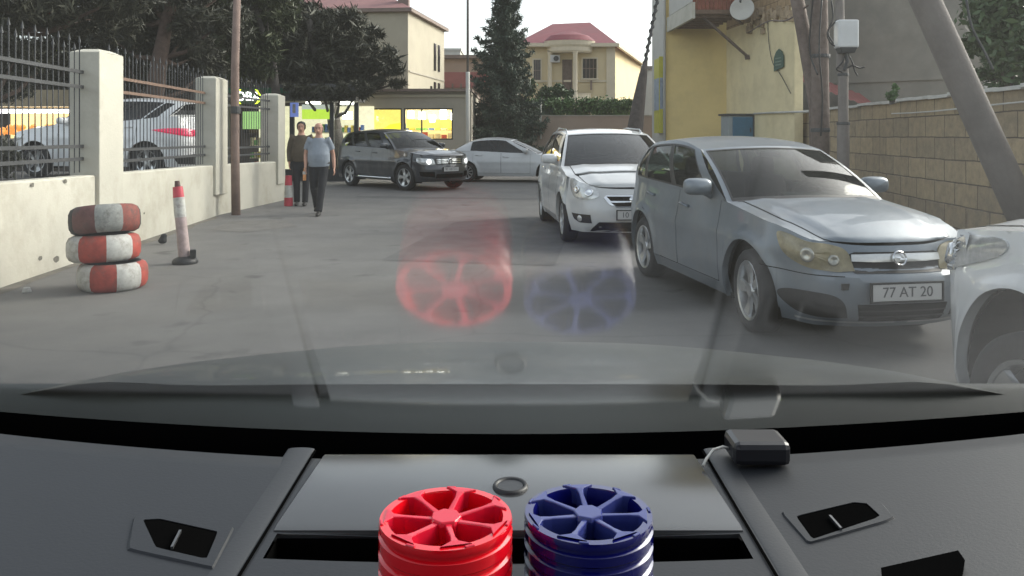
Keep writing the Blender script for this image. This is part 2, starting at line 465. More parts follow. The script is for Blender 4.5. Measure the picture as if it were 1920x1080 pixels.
# the iron panels
def panel(y0, y1, lab, rusty):
    xa, xb = wx(y0) - 0.19, wx(y1) - 0.19
    t = thing('fence_panel', lab, 'fence', (xa, y0, 0), 0, 'iron bar panels of the fence')
    L = Vector((xb - xa, y1 - y0, 0)); n_ = L.length; u = L / n_
    zl = wz((y0 + y1) / 2)
    b = MB(); k = int(n_ / 0.132)
    for i in range(k + 1):
        p = u * (n_ * (i + .3) / (k + .6))
        hz = 2.60 + (0.10 if i % 2 else 0.0)
        b.bar(p + Vector((0, 0, zl - .0)), p + Vector((0, 0, hz)), 0.0105)
        b.add([p + Vector(q) for q in ((-.013, -.013, hz), (.013, -.013, hz), (.013, .013, hz), (-.013, .013, hz), (0, 0, hz + .09))], [(0, 1, 4), (1, 2, 4), (2, 3, 4), (3, 0, 4)])
    b.build('bars', M['iron'], t)
    for z, m in ((zl + .17, 'iron'), (zl + .33, 'iron'), (2.14, 'rust' if rusty else 'iron'), (2.33, 'rust' if rusty else 'iron')):
        b = MB(); b.bar(u * -0.02 + Vector((.022, 0, z)), u * (n_ + .02) + Vector((.022, 0, z)), 0.028, 0.042)
        b.build('rail', M[m], t)
panel(4.0, 9.97, 'dark iron fence panel at the left edge, before the first pillar', False)
panel(10.6, 14.8, 'iron fence panel with rust-brown upper rails in front of the white vehicle', True)
panel(15.45, 18.15, 'short iron fence panel between the thin brown pole and the last pillar', False)

# thin brown pole at the wall
b0 = GR(431, 403)
t = thing('utility_pole', 'thin pinkish-brown pole standing against the cream wall at the left', 'pole', (b0.x + .12, b0.y, 0))
top = P(446, -60, b0.y) - Vector((b0.x + .12, b0.y, 0))
b = MB(); b.tube([(0, 0, -.1), top * .28 + Vector((-.03, 0, 0)), top * .6 + Vector((-.04, 0, 0)), top], [.085, .08, .075, .066], 14); b.build('shaft', M['polewood'], t, smooth=True)
b = MB(); b.lathe([(.092, 0), (.095, .03), (.095, .12), (.09, .14)], 14, c=Vector((-.012, 0, 1.95))); b.build('band', M['iron'], t)

# ------------------------------------------------------------------ tyres, posts, stone
def tyre_prof(ro, ri, h):
    hh = h / 2
    return [(ri, -hh * .55), (ri + .015, -hh * .85), (ri + .05, -hh), (ro - .06, -hh * .98), (ro - .02, -hh * .82), (ro, -hh * .5), (ro + .004, 0), (ro, hh * .5), (ro - .02, hh * .82), (ro - .06, hh * .98), (ri + .05, hh), (ri + .015, hh * .85), (ri, hh * .55), (ri - .0, -hh * .55)]
def painted_tyre(name, label, c, ro, h, rot, tilt, seq):
    t = thing(name, label, 'tyre', c, 0, 'tyres stacked by the wall')
    t.rotation_euler = (Matrix.Rotation(tilt[0], 3, 'X') @ Matrix.Rotation(tilt[1], 3, 'Y') @ Matrix.Rotation(rot, 3, 'Z')).to_euler()
    prof = tyre_prof(ro, ro * .56, h)
    n_ = 64
    b = MB(); b.lathe(prof, n_); b.build('carcass', M['tyre'], t, smooth=True)
    band = [q for q in prof if q[0] > ro - .062]
    k0 = 0
    for m, frac in seq:
        k1 = k0 + int(round(frac * n_))
        b = MB(); rows = []
        for r, z in band:
            rows.append([((r + .003) * math.cos(2 * PI * j / n_), (r + .003) * math.sin(2 * PI * j / n_), z * 1.01) for j in range(k0, k1 + 1)])
        b.grid(rows, flip=False); b.build({'dirtyw': 'white_band', 'dirtyr': 'red_band', 'red': 'red_band', 'whitep': 'white_band', 'dkred': 'dark_red_band', 'tyre': 'bare_band'}[m], M[m], t, smooth=True)
        k0 = k1
bc = GR(212, 540); d0 = bc.y
s_ = F_PX / d0
def seq8(a): return [(m, .125) for m in a]
painted_tyre('painted_tyre', 'bottom tyre of the stack, painted in red and white blocks, lying on the asphalt', (bc.x, bc.y, .135), .315, .27, R(-147), (0, 0), seq8(['whitep', 'red', 'whitep', 'red', 'whitep', 'red', 'whitep', 'red']))
painted_tyre('painted_tyre', 'middle tyre of the stack, cleanest red and white blocks', (bc.x - .10, bc.y + .02, .405), .33, .262, R(-149), (R(-3), R(-2)), seq8(['whitep', 'red', 'whitep', 'red', 'whitep', 'red', 'whitep', 'red']))
painted_tyre('painted_tyre', 'top tyre of the stack, dark and dirty with one faded white patch, tilted', (bc.x - .095, bc.y + .03, .68), .32, .275, R(-124), (R(-7), R(-6)), seq8(['dkred', 'dirtyw', 'dirtyr', 'tyre', 'dkred', 'tyre', 'dirtyr', 'tyre']))

def flex_post(loc, h, r, lean, label, segs, basem=True):
    t = thing('bollard', label, 'bollard', loc, 0, 'red and white plastic bollards by the wall')
    ax = Vector((lean[0], lean[1], 1)).normalized()
    for z0, z1, m, nm, k in segs:
        b = MB(); b.tube([ax * (h * z0), ax * (h * (z0 + z1) / 2), ax * (h * z1)], [r * k[0], r * (k[0] + k[1]) / 2, r * k[1]], 18, hint=(0, 1, 0)); b.build(nm, M[m], t, smooth=True, auto=50)
    if basem:
        b = MB(); b.lathe([(r * 2.1, 0), (r * 2.2, .03), (r * 1.9, .06), (r * 1.1, .085), (r * .9, .09)], 20); b.build('base', M['black'], t, smooth=True)
        b = MB(); b.box((r * 1.5, -.02, .12), (.07, .07, .1), .4); b.build('bolt', M['black'], t, bevel=.01)
    return t
pb = GR(347, 494)
tp = P(330, 341, pb.y)
M['pink'] = mat('faded_pinkish_plastic', (0.42, 0.33, 0.32), 0.6, var=0.2, scale=9, stain=(.25, .2, .18), stain_amt=.7, stain_scale=8)
M['redp'] = mat('red_plastic', (0.50, 0.05, 0.075), 0.5, var=0.15, scale=9)
flex_post(pb, 0.99, .068, (((tp - pb).x) / .99, .03), 'leaning worn red and white bollard on a black base near the stacked tyres',
          [(.0, .3, 'pink', 'lower_tube', (1, .98)), (.3, .56, 'pink', 'middle_tube', (.98, .95)), (.56, .80, 'whitep', 'white_sleeve', (1.02, .95)), (.80, .93, 'redp', 'red_sleeve', (.93, .82)), (.93, 1.0, 'dkred', 'top_knob', (.5, .4))])
pb2 = GR(541, 386)
flex_post(pb2, 0.66, .095, (0, 0), 'short red and white bollard at the end pillar, beside the walking men',
          [(0, .28, 'redp', 'lower_sleeve', (1.0, .95)), (.28, .68, 'whitep', 'white_sleeve', (.95, .85)), (.68, 1.0, 'redp', 'red_sleeve', (.85, .7))], False)
b = MB(); st = GR(305, 458)
for i, (dx, dz, s) in enumerate(((0, .05, .07), (.02, .12, .05))):
    b.lathe([(0, -s * .7), (s * .7, -s * .5), (s, 0), (s * .8, s * .5), (0, s * .75)], 7, c=st + Vector((dx, 0, dz)))
tag(b.build('stone', M['tyre'], remesh=.02), 'dark lump of rubber lying at the foot of the cream wall', 'debris')
b = MB(); st = GR(50, 548); b.box(st + Vector((0, 0, .025)), (.09, .06, .05), .5, top=.6)
tag(b.build('crumpled_paper', M['whitep'], bevel=.01), 'crumpled pale scrap lying on the ground by the wall at the far left', 'litter')

# ------------------------------------------------------------------ right side: stone block wall, yellow building, poles
def brick_mat(name, c1, c2, mortar, bw, rh, rot=(0, 0, 0)):
    m = bpy.data.materials.new(name); m.use_nodes = True
    nt = m.node_tree; bs = nt.nodes['Principled BSDF']; bs.inputs['Roughness'].default_value = 0.9
    tc = nt.nodes.new('ShaderNodeTexCoord'); mp = nt.nodes.new('ShaderNodeMapping'); mp.inputs['Rotation'].default_value = rot
    br = nt.nodes.new('ShaderNodeTexBrick')
    br.inputs['Scale'].default_value = 1.0; br.inputs['Brick Width'].default_value = bw; br.inputs['Row Height'].default_value = rh
    br.inputs['Mortar Size'].default_value = 0.012; br.inputs['Mortar Smooth'].default_value = 0.3; br.inputs['Bias'].default_value = 0.0
    br.inputs['Color1'].default_value = tuple(c1) + (1,); br.inputs['Color2'].default_value = tuple(c2) + (1,); br.inputs['Mortar'].default_value = tuple(mortar) + (1,)
    no = nt.nodes.new('ShaderNodeTexNoise'); no.inputs['Scale'].default_value = 5; no.inputs['Detail'].default_value = 8; no.inputs['Roughness'].default_value = .7
    # wobble the courses
    ad = nt.nodes.new('ShaderNodeMixRGB'); ad.blend_type = 'ADD'; ad.inputs[0].default_value = 0.035
    n2 = nt.nodes.new('ShaderNodeTexNoise'); n2.inputs['Scale'].default_value = 2.2
    mx = nt.nodes.new('ShaderNodeMixRGB'); mx.blend_type = 'MULTIPLY'; mx.inputs[0].default_value = 0.75
    rp = nt.nodes.new('ShaderNodeValToRGB'); rp.color_ramp.elements[0].position = .3; rp.color_ramp.elements[1].position = .7
    rp.color_ramp.elements[0].color = (.55, .55, .56, 1); rp.color_ramp.elements[1].color = (1.2, 1.17, 1.1, 1)
    bp = nt.nodes.new('ShaderNodeBump'); bp.inputs['Strength'].default_value = .5; bp.inputs['Distance'].default_value = .02
    nt.links.new(tc.outputs['Object'], mp.inputs['Vector']); nt.links.new(mp.outputs[0], ad.inputs[1]); nt.links.new(tc.outputs['Object'], n2.inputs['Vector'])
    nt.links.new(n2.outputs['Color'], ad.inputs[2]); nt.links.new(ad.outputs[0], br.inputs['Vector'])
    nt.links.new(tc.outputs['Object'], no.inputs['Vector']); nt.links.new(no.outputs['Fac'], rp.inputs['Fac'])
    nt.links.new(br.outputs['Color'], mx.inputs[1]); nt.links.new(rp.outputs['Color'], mx.inputs[2]); nt.links.new(mx.outputs[0], bs.inputs['Base Color'])
    sb = nt.nodes.new('ShaderNodeMath'); sb.operation = 'SUBTRACT'
    nt.links.new(no.outputs['Fac'], sb.inputs[0]); nt.links.new(br.outputs['Fac'], sb.inputs[1]); nt.links.new(sb.outputs[0], bp.inputs['Height']); nt.links.new(bp.outputs[0], bs.inputs['Normal'])
    return m
M['blocks'] = brick_mat('limestone_blocks', (.42, .33, .205), (.30, .24, .16), (.11, .088, .066), .78, .37, (R(90), 0, 0))
wa, wb_ = Vector((6.75, 8.6, 0)), Vector((8.45, 23.6, 0))
L = (wb_ - wa).length
t = thing('block_wall', 'brown stone block wall with a pale coping, behind the parked silver hatchback', 'wall', wa, math.atan2((wb_ - wa).y, (wb_ - wa).x))
b = MB(); b.grid([[(x, 0 - .0, z) for z in np.linspace(0, 2.18, 8)] for x in np.linspace(-4, L, 30)], flip=False)
b.box((L / 2 - 2, -.18 - .004, 1.09), (L + 4, .35, 2.18))
o = b.build('wall_run', M['blocks'], t)
b = MB()
xs = np.linspace(-4, L, 26)
for i in range(25):
    b.box(((xs[i] + xs[i + 1]) / 2, -.15, 2.2 + .012 * math.sin(i * 2.1)), (xs[i + 1] - xs[i] + .002, .44, .055))
M['coping'] = mat('pale_coping', (.55, .54, .5), .85, var=.15)
b.build('coping', M['coping'], t)
b = MB(); b.tube([(x, .10, 1.96 + .02 * math.sin(x * .9)) for x in np.linspace(-3.8, L * .45, 12)], .012, 6); b.build('cable', M['coping'], t)
# the wall faces the road: its local +y must look to the road (left)
# big weathered grey building behind the wall
M['greyb'] = mat('weathered_render', (.33, .315, .28), .9, var=.14, scale=.7, bump=.25, bscale=8, stain=(.22, .22, .21), stain_amt=.8, stain_scale=.22)
gb = thing('grey_building', 'big blank weathered grey-brown building behind the stone block wall', 'building', (0, 0, 0))
b = MB(); pa, pb_ = P(1470, 0, 29), P(1850, 0, 25)
dv = Vector((pb_.x - pa.x, pb_.y - pa.y, 0)); nv = Vector((-dv.y, dv.x, 0)).normalized()
c = (Vector((pa.x, pa.y, 0)) + Vector((pb_.x, pb_.y, 0))) / 2 + nv * 4
b.box((c.x, c.y, 7.0), (dv.length, 8, 14.0), math.atan2(dv.y, dv.x)); b.build('wall', M['greyb'], gb)  # unseen upper height added to darken the sky mirrored in the dash
b = MB(); c2 = c - nv * 4.02
b.box((c2.x, c2.y, 3.45), (dv.length - .1, .09, .16), math.atan2(dv.y, dv.x)); b.build('string_course', M['greyb'], gb)
b = MB()
b.box((c.x, c.y, 14.1), (dv.length + .3, 8.3, .2), math.atan2(dv.y, dv.x)); b.build('roof', M['polegrey'], gb)
b = MB(); q = P(1835, 60, 24.6); b.box((q.x + .4, q.y + .3, 3.2), (.16, .16, 5.6)); b.build('downpipe', M['coping'], gb)
# small red roof behind the wall
M['redroof'] = mat('faded_red_sheet', (.34, .13, .12), .6, var=.12, scale=3)
t = thing('red_roofed_shed', 'low shed with a faded red sheet roof, just behind the stone block wall', 'shed', (0, 0, 0))
b = MB(); A, B_ = P(1478, 135, 26), P(1640, 196, 26)
vs = [A, B_, B_ + Vector((0, 3, .8)), A + Vector((0, 3, .8))]
rows = []
for i in range(25):
    k = i / 24
    p = A.lerp(B_, k); zz = .04 * (i % 2)
    rows.append([p + Vector((0, -.9, -.35 + zz)), p + Vector((0, .9, .35 + zz))])
b.grid(rows); b.build('roof', M['redroof'], t, smooth=False)
b = MB(); b.box(((A.x + B_.x) / 2, 26.1, 1.1), ((B_.x - A.x) * .94, 1.3, 2.2)); b.build('wall', M['greyb'], t)

# yellow building on the right
M['yellow'] = mat('yellow_plaster', (.72, .56, .245), .85, var=.06, scale=1.2, bump=.15, bscale=20, stain=(.56, .44, .21), stain_amt=.6, stain_scale=.8)
M['yellow_lit'] = mat('yellow_plaster_lit', (.78, .67, .41), .85, var=.07, scale=1.2, bump=.2, bscale=16, stain=(.58, .49, .30), stain_amt=.7, stain_scale=.9)  # front wall's plaster with the open street's light put into the colour
M['dullw'] = mat('dull_white_plaster', (.50, .49, .45), .85, var=.08, scale=1.5)
M['stone'] = brick_mat('bare_limestone', (.40, .29, .17), (.33, .23, .13), (.16, .11, .07), .5, .26, (R(90), 0, R(0)))
yb = thing('yellow_building', 'two-storey yellow plastered building with a wooden balcony, at the right roadside', 'building', (0, 0, 0))
Wn, Wc, Wl, Wf = Vector((7.9, 22.0, 0)), Vector((7.36, 27.0, 0)), Vector((5.37, 27.6, 0)), Vector((5.52, 31.0, 0))
def vwall(a, bb, z0, z1, name, m, th=.25, par=None):
    a, bb = Vector((a.x, a.y, 0)), Vector((bb.x, bb.y, 0))
    d = bb - a; nn = Vector((d.y, -d.x, 0)).normalized()   # right of the direction a->b
    o = thing_local(name, m, a, d, nn, z0, z1, th, par)
    return o
def thing_local(name, m, a, d, nn, z0, z1, th, par):
    k = MB(); Lw = d.length
    k.box((Lw / 2, th / 2, (z0 + z1) / 2), (Lw, th, z1 - z0))
    o = k.build(name, m, par)
    o.location = a; o.rotation_euler = (0, 0, math.atan2(d.y, d.x))
    return o
# walls laid out so that the wall body lies away from the road
vwall(Wc, Wn, 0, 5.15, 'street_wall', M['yellow_lit'], par=yb)
vwall(Wc, Wn, 5.15, 13.0, 'upper_wall', M['stone'], par=yb)  # raised far above view, added height that keeps sky light off the dash
k = MB(); k.box((0, 0, 6.5), ((Wc - Wl).length, .3, 13.0)); o = k.build('front_wall', M['yellow'], yb)
d = Wc - Wl; nn = Vector((-d.y, d.x, 0)).normalized(); o.location = (Wl + Wc) / 2 + nn * .15; o.rotation_euler = (0, 0, math.atan2(d.y, d.x))
k = MB(); k.box((0, 0, 6.5), ((Wf - Wl).length, .3, 13.0)); o = k.build('side_wall', M['dullw'], yb)
d = Wf - Wl; nn = Vector((d.y, -d.x, 0)).normalized(); o.location = (Wl + Wf) / 2 + nn * .152 + Vector((0, .02, 0)); o.rotation_euler = (0, 0, math.atan2(d.y, d.x))
k = MB(); k.add([Wn + Vector((.02, .0, 0)), Vector((9.7, 30.0, 0)), Vector((9.7, 30.0, 13)), Wn + Vector((.02, 0, 13))], [(0, 1, 2, 3)]); k.build('end_wall', M['greyb'], yb)
k = MB(); k.add([Vector((5.1, 27.3, 13.02)), Vector((7.2, 26.6, 13.02)), Vector((7.7, 21.8, 13.02)), Vector((8.1, 21.8, 13.02)), Vector((9.9, 30.5, 13.02)), Vector((5.2, 31.5, 13.02))], [tuple(range(6))]); k.build('roof', M['redroof'], yb)
# gutter pipe at the left corner
k = MB(); k.tube([(5.33, 27.5, 0.2), (5.33, 27.5, 13)], .05, 8); k.build('downpipe', M['dullw'], yb, smooth=True)
k = MB(); k.tube([P(1415, 213, 24.6) + Vector((-.02, 0, 0)), P(1450, 211, 23.2), P(1488, 210, 21.9), P(1520, 209, 21)], .03, 8); k.build('conduit', M['coping'], yb, smooth=True)
# street plaque
su = (Wn - Wc).normalized(); sn = Vector((su.y, -su.x, 0))
if sn.x > 0: sn = -sn
def on_street(px, py, off=0.02):
    a = (px - 960) / F_PX
    tt = (Wc.x - a * Wc.y) / (a * su.y - su.x)
    p = Wc + su * tt
    return Vector((p.x, p.y, CAM_H - (py - HZ) / F_PX * p.y)) + sn * off
M['plaque'] = mat('green_plaque', (.05, .11, .085), .5, var=.2, scale=10)
M['plaquel'] = mat('plaque_lettering', (.17, .25, .21), .5, var=.1)
k = MB(); pc = on_street(1463, 113, .03)
k.prism([(-.30, -.30), (.30, -.22), (.30, .10), (.20, .24), (.02, .33), (-.16, .26), (-.30, .1)], pc, su, (0, 0, 1), sn * .03)
pq = thing('street_plaque', 'small dark green shield-shaped plaque on the yellow street wall', 'sign', pc)
o = k.build('panel', M['plaque']); o.parent = pq; o.matrix_parent_inverse = Matrix.Translation(-pc)
k = MB()
for z, wdt in ((.06, .36), (-.04, .42), (-.13, .36)):
    k.box(Vector((0, 0, z)) + sn * .035, (wdt, .012, .035), math.atan2(su.y, su.x))
k.build('lettering', M['plaquel'], pq)
# meter box
M['bluebox'] = mat('blue_enamel', (.035, .135, .235), .45, var=.15, scale=5)
M['bluel'] = mat('pale_blue_enamel', (.27, .31, .33), .5, var=.1)
mb_ = on_street(1412, 232, 0)
mbx = thing('meter_cabinet', 'blue metal cabinet fixed to the yellow wall above the silver hatchback', 'cabinet', (mb_.x, mb_.y, mb_.z - .3))
ang = math.atan2(su.y, su.x)
Ms = Matrix((su, -sn * -1, Vector((0, 0, 1)))).transposed()
def sbox(k, a, n_, z, s): # along street, out of wall, up
    c = su * a + sn * n_ + Vector((0, 0, z)); return k.box(c, s, Matrix((su, sn, Vector((0, 0, 1)))).transposed())
k = MB(); sbox(k, -.25, .42, .05, (.6, .84, 1.0)); k.build('body', M['bluel'], mbx, bevel=.015)
k = MB(); sbox(k, .065, .36, .05, (.03, .66, .92)); k.build('door', M['bluebox'], mbx, bevel=.01)
k = MB(); sbox(k, -.25, .43, .585, (.72, .95, .06)); k.build('lid', M['iron'], mbx, bevel=.01)
k = MB(); sbox(k, .065, -.015, .0, (.1, .11, 1.1)); k.build('frame', M['iron'], mbx)
k = MB(); sbox(k, .09, .12, .1, (.03, .03, .14)); k.build('handle', M['iron'], mbx)
# shop banner on the left corner
M['byellow'] = mat('yellow_banner', (.50, .47, .06), .5, var=.1)
M['bblue'] = mat('blue_banner', (.28, .33, .40), .5, var=.25, scale=6)
sg = P(1237, 180, 28.6)
bn = thing('wall_banner', 'tall narrow yellow and blue-white banner on the corner of the yellow building', 'banner', (5.33, 28.4, sg.z))
k = MB(); k.box((-.05, 0, 0), (.06, 1.35, 2.7)); k.build('frame', M['byellow'], bn, bevel=.01)
k = MB(); k.box((-.05, -.68, 0), (.2, .02, 2.7)); k.build('edge_board', M['byellow'], bn)
k = MB(); k.box((-.085, 0, .05), (.012, 1.2, 1.15)); k.box((-.05, -.692, .05), (.15, .012, 1.1)); k.build('picture', M['bblue'], bn)
# balcony
M['balw'] = mat('dark_red_wood', (.20, .062, .038), .75, var=.3, scale=5, bump=.4)
M['balu'] = mat('brown_boards', (.17, .115, .08), .85, var=.3, scale=6, bump=.4)
zB = 5.30
x0, x1, yf, yk = 5.62, 6.98, 24.3, 27.55
k = MB(); k.add([(x0 - .15, yk - .0, zB), (x1, yk - .25, zB), (x1, yf, zB), (x0, yf, zB), (x0 - .15, yk, zB + .12), (x1, yk - .25, zB + .12), (x1, yf, zB + .12), (x0, yf, zB + .12)], [(0, 1, 2, 3), (7, 6, 5, 4), (3, 2, 6, 7), (0, 3, 7, 4), (2, 1, 5, 6)])
for i in range(6):
    yy = yf + .25 + i * .5
    k.bar((x0 - .05, yy, zB - .04), (x1, yy, zB - .04), .08, .1)
k.build('balcony_floor', M['balu'], yb)
k = MB(); k.bar((x0 - .16, yk, zB + .1), (x0 - .02, yf - .04, zB + .1), .1, .5); k.build('balcony_fascia', M['cream'], yb)
k = MB()
for i in range(11):
    xx = x0 + .03 + i * (x1 - x0 - .06) / 10
    k.box((xx, yf + .03, zB + .75), ((x1 - x0) / 10 - .02, .04, 1.25))
k.bar((x0, yf, zB + 1.4), (x1, yf, zB + 1.4), .08, .1); k.bar((x0, yf, zB + .72), (x1, yf, zB + .72), .05, .05)
k.build('balcony_railing', M['balw'], yb)
k = MB(); k.bar((x0, yf + .1, zB + 1.2), (x0 - .12, yk - .1, zB + 1.2), .05, 1.6); k.build('balcony_side', M['dullw'], yb)
k = MB(); s1 = on_street(1405, 108, .02); k.bar(Vector((x0 + .35, yf + .3, zB - .06)), s1, .07); k.bar(s1 + Vector((0, 0, .02)) - sn * .0, s1 + sn * .1, .14); k.build('balcony_strut', M['oldwood'], yb)
k = MB(); k.bar(Vector((x1 - .2, yf + .15, zB - .03)), on_street(1395, 45, .05), .06); k.build('balcony_strut', M['oldwood'], yb)
# satellite dish beside the balcony
dp = P(1392, 18, 24.0)
ds = thing('satellite_dish', 'pale round satellite dish beside the wooden balcony', 'satellite dish', dp)
Md = Matrix.Rotation(R(-25), 3, 'Z') @ Matrix.Rotation(R(78), 3, 'X')
k = MB(); k.lathe([(0, 0), (.15, .012), (.28, .045), (.36, .085), (.365, .08), (.28, .03), (.15, 0), (0, -.012)], 28, M=Md); k.build('dish', M['dullw'], ds, smooth=True)
k = MB(); k.tube([Md @ Vector((0, .33, .06)), Md @ Vector((0, .1, .42))], .012, 6); k.lathe([(.03, 0), (.03, .08)], 10, c=Md @ Vector((0, .1, .38)), M=Md); k.build('receiver_arm', M['iron'], ds)
k = MB(); k.tube([Md @ Vector((0, 0, -.01)), on_street(1402, 30, .0) - dp], .022, 8); k.build('bracket', M['iron'], ds)
# broken plaster edge and hanging cables
k = MB()
M['plastbrk'] = mat('broken_plaster', (.34, .26, .17), .95, var=.35, scale=8, bump=.8, bscale=14)
for i in range(26):
    q = on_street(1402 + i * 3.4, 24 + 7 * math.sin(i * 1.3) + 5 * rng.random(), .03)
    k.box(q, (.16 + .1 * rng.random(), .1, .14 + .18 * rng.random()), rng.random() * 3)
for i in range(14):
    q = on_street(1403 + 32 * rng.random(), 38 + 24 * rng.random(), .03)
    k.box(q, (.1 + .12 * rng.random(), .08, .1 + .16 * rng.random()), rng.random() * 3)
k.build('broken_plaster', M['plastbrk'], yb, remesh=0)
def cable(name, label, pts, r=.016, m='black', parent=None):
    k = MB()
    pp = [Vector(p) for p in pts]
    out = []
    for i in range(len(pp) - 1):
        p0, p1, p2, p3 = pp[max(i - 1, 0)], pp[i], pp[i + 1], pp[min(i + 2, len(pp) - 1)]
        for j in range(6):
            t_ = j / 6
            out.append(.5 * ((2 * p1) + (p2 - p0) * t_ + (2 * p0 - 5 * p1 + 4 * p2 - p3) * t_ ** 2 + (3 * p1 - p0 - 3 * p2 + p3) * t_ ** 3))
    out.append(pp[-1])
    k.tube(out, r, 6)
    o = k.build(name, M[m], parent, smooth=True)
    if label: tag(o, label, 'cable', 'cables along the right side')
    return o
cable('overhead_cable', 'thin cable trailing down the yellow street wall past the green plaque', [on_street(1442, 40, .04), on_street(1444, 80, .04), on_street(1452, 118, .05), on_street(1466, 140, .04), on_street(1485, 175, .04)], .012, 'iron')
cable('overhead_cable', 'sagging bundle of cable between the broken plaster and the wooden pole', [on_street(1405, 62, .06), P(1440, 40, 21), P(1475, 38, 18), P(1515, 10, 16)], .02, 'oldwood')

# wooden pole pair, metal pole with white box, leaning pole
pw = thing('wooden_pole', 'thick brown wooden pole with a strut, behind the silver hatchback', 'pole', (6.27, 16.0, 0))
k = MB(); k.tube([(0, 0, -.1), (.0, 0, 2), (-.02, 0, 4), (-.06, 0, 7.2)], [.185, .175, .165, .15], 16); k.build('shaft', M['darkpole'] if 0 else M['oldwood'], pw, smooth=True)
tq = P(1480, -80, 16.6) - Vector((6.27, 16, 0)); tq2 = P(1528, 200, 16.2) - Vector((6.27, 16, 0))
k = MB(); k.tube([tq2 + Vector((0, 0, -2)), tq2, P(1508, 70, 16.3) - Vector((6.27, 16, 0)), tq], [.10, .12, .14, .13], 14); k.build('strut', M['oldwood'], pw, smooth=True)
for zz_ in (3.1, 1.6):
    k = MB(); k.lathe([(.184, 0), (.19, .04), (.184, .08)], 16, c=(0, 0, zz_)); k.build('band', M['iron'], pw)
for pts in ([P(1555, -20, 15.8), P(1562, 30, 15.7), P(1553, 60, 15.7), P(1563, 82, 15.5)], [P(1541, 0, 15.75), P(1536, 90, 15.7), P(1542, 180, 15.75), P(1539, 255, 15.8)], [P(1525, -10, 15.75), P(1518, 90, 15.95), P(1533, 140, 15.7)]):
    o = cable('cable', None, pts, .018); o.parent = pw; o.matrix_parent_inverse = Matrix.Translation(-Vector((6.27, 16, 0)))
pm_ = Vector((6.02, 14.2, 0))
pm_ = Vector(((1581 - 960) / F_PX * 14.2, 14.2, 0))
pm = thing('metal_pole', 'grey metal pole carrying a white meter box, right of the wooden pole', 'pole', pm_)
k = MB(); k.tube([(0, 0, -.1), (0, 0, 1.75)], .105, 16); k.tube([(0, 0, 1.75), (0, 0, 2.75)], .088, 16); k.tube([(-.04, 0, 2.75), (-.11, 0, 6.5)], .075, 16); k.build('shaft', M['polegrey'], pm, smooth=True, auto=40)
k = MB(); k.box((0, -.13, 3.34), (.37, .24, .50)); o = k.build('meter_box', M['white'], pm, bevel=.03)
k = MB(); k.box((0, -.13, 3.05), (.24, .18, .10), top=1.3); k.tube([(.0, -.12, 3.02), (.02, -.12, 2.85), (-.02, -.1, 2.7)], .035, 8); k.build('cable_gland', M['iron'], pm, bevel=.01)
for pts in ([(.0, -.12, 3.0), (-.08, -.14, 2.83), (-.16, -.1, 2.72), (-.06, -.1, 2.66)], [(.03, -.12, 3.0), (.10, -.13, 2.86), (.17, -.1, 2.68), (.22, -.1, 2.6)], [(0, -.1, 2.72), (.12, -.12, 2.78), (.25, -.1, 2.74), (.34, -.1, 2.76)], [(-.15, -.1, 3.6), (-.3, -.05, 3.4), (-.26, -.06, 3.2), (-.12, -.1, 3.1)]):
    cable('cable', None, pts, .014, parent=pm)
for zz_, r_ in ((1.72, .112), (2.6, .095)):
    k = MB(); k.lathe([(r_, 0), (r_ + .004, .02), (r_, .05)], 16, c=(0, 0, zz_)); k.build('clamp', M['iron'], pm)
lb = Vector((6.12, 9.0, 0)); lt = P(1735, 0, 9.0)
dv = (lt - lb)
lp = thing('leaning_pole', 'grey concrete pole leaning far over to the left, in front of the block wall', 'pole', lb)
k = MB(); k.tube([dv * -.06, dv * .4, dv, dv * 1.3], [.175, .17, .16, .155], 18); k.build('shaft', M['polegrey'], lp, smooth=True)
cable('overhead_cable', 'twisted dark cable hanging beside the leaning grey pole at the upper right', [P(1812, 0, 12), P(1822, 50, 12), P(1845, 95, 12), P(1862, 130, 12)], .02, 'iron')

# dark leaning pole with a stay, in front of the yellow house
b0 = P(1190, 262, 21)
dp_ = thing('stayed_pole', 'dark leaning timber stump with a twisted cable rising to the yellow building', 'pole', (b0.x, b0.y, 0))
def rel(px, py, d): return P(px, py, d) - Vector((b0.x, b0.y, 0))
k = MB(); k.tube([(-.12, 0, -.1), rel(1188, 262, 21), rel(1198, 190, 21), rel(1206, 140, 21), rel(1211, 112, 21)], [.25, .23, .17, .11, .05], 12); k.build('shaft', M['darkpole'], dp_, smooth=True)
tw = []
k = MB()
for i in range(60):
    f = i / 59
    a = rel(1208, 125, 21).lerp(rel(1238, -30, 21), f)
    tw.append(a + Vector((.045 * math.cos(i * 1.1), .045 * math.sin(i * 1.1), 0)))
k.tube(tw, .03, 6); k.tube([rel(1208, 125, 21), rel(1238, -30, 21)], .035, 6); k.build('cable', M['iron'], dp_)

# ------------------------------------------------------------------ trees
def leaves(mb, cs, rad, n, size, flat=1.0, elong=1.0, wide=.5):
    """n small faces scattered about each centre"""
    for c, r in zip(cs, rad):
        k = int(n)
        p = rng.normal(0, .42, (k, 3)) * r
        p[:, 2] *= flat
        p += np.array(c)
        a = rng.normal(0, 1, (k, 3)); a /= np.linalg.norm(a, axis=1)[:, None]
        b = np.cross(a, rng.normal(0, 1, (k, 3))); b /= np.linalg.norm(b, axis=1)[:, None]
        s = size * (.6 + .8 * rng.random(k))[:, None]
        A = a * s * elong; B = b * s * wide
        base = len(mb.v)
        q = np.stack([p - A, p + B, p + A, p - B], 1).reshape(-1, 3)
        mb.v.extend(map(tuple, q.tolist()))
        mb.f.extend([(base + 4 * i, base + 4 * i + 1, base + 4 * i + 2, base + 4 * i + 3) for i in range(k)])
        mb.m.extend([0] * k)

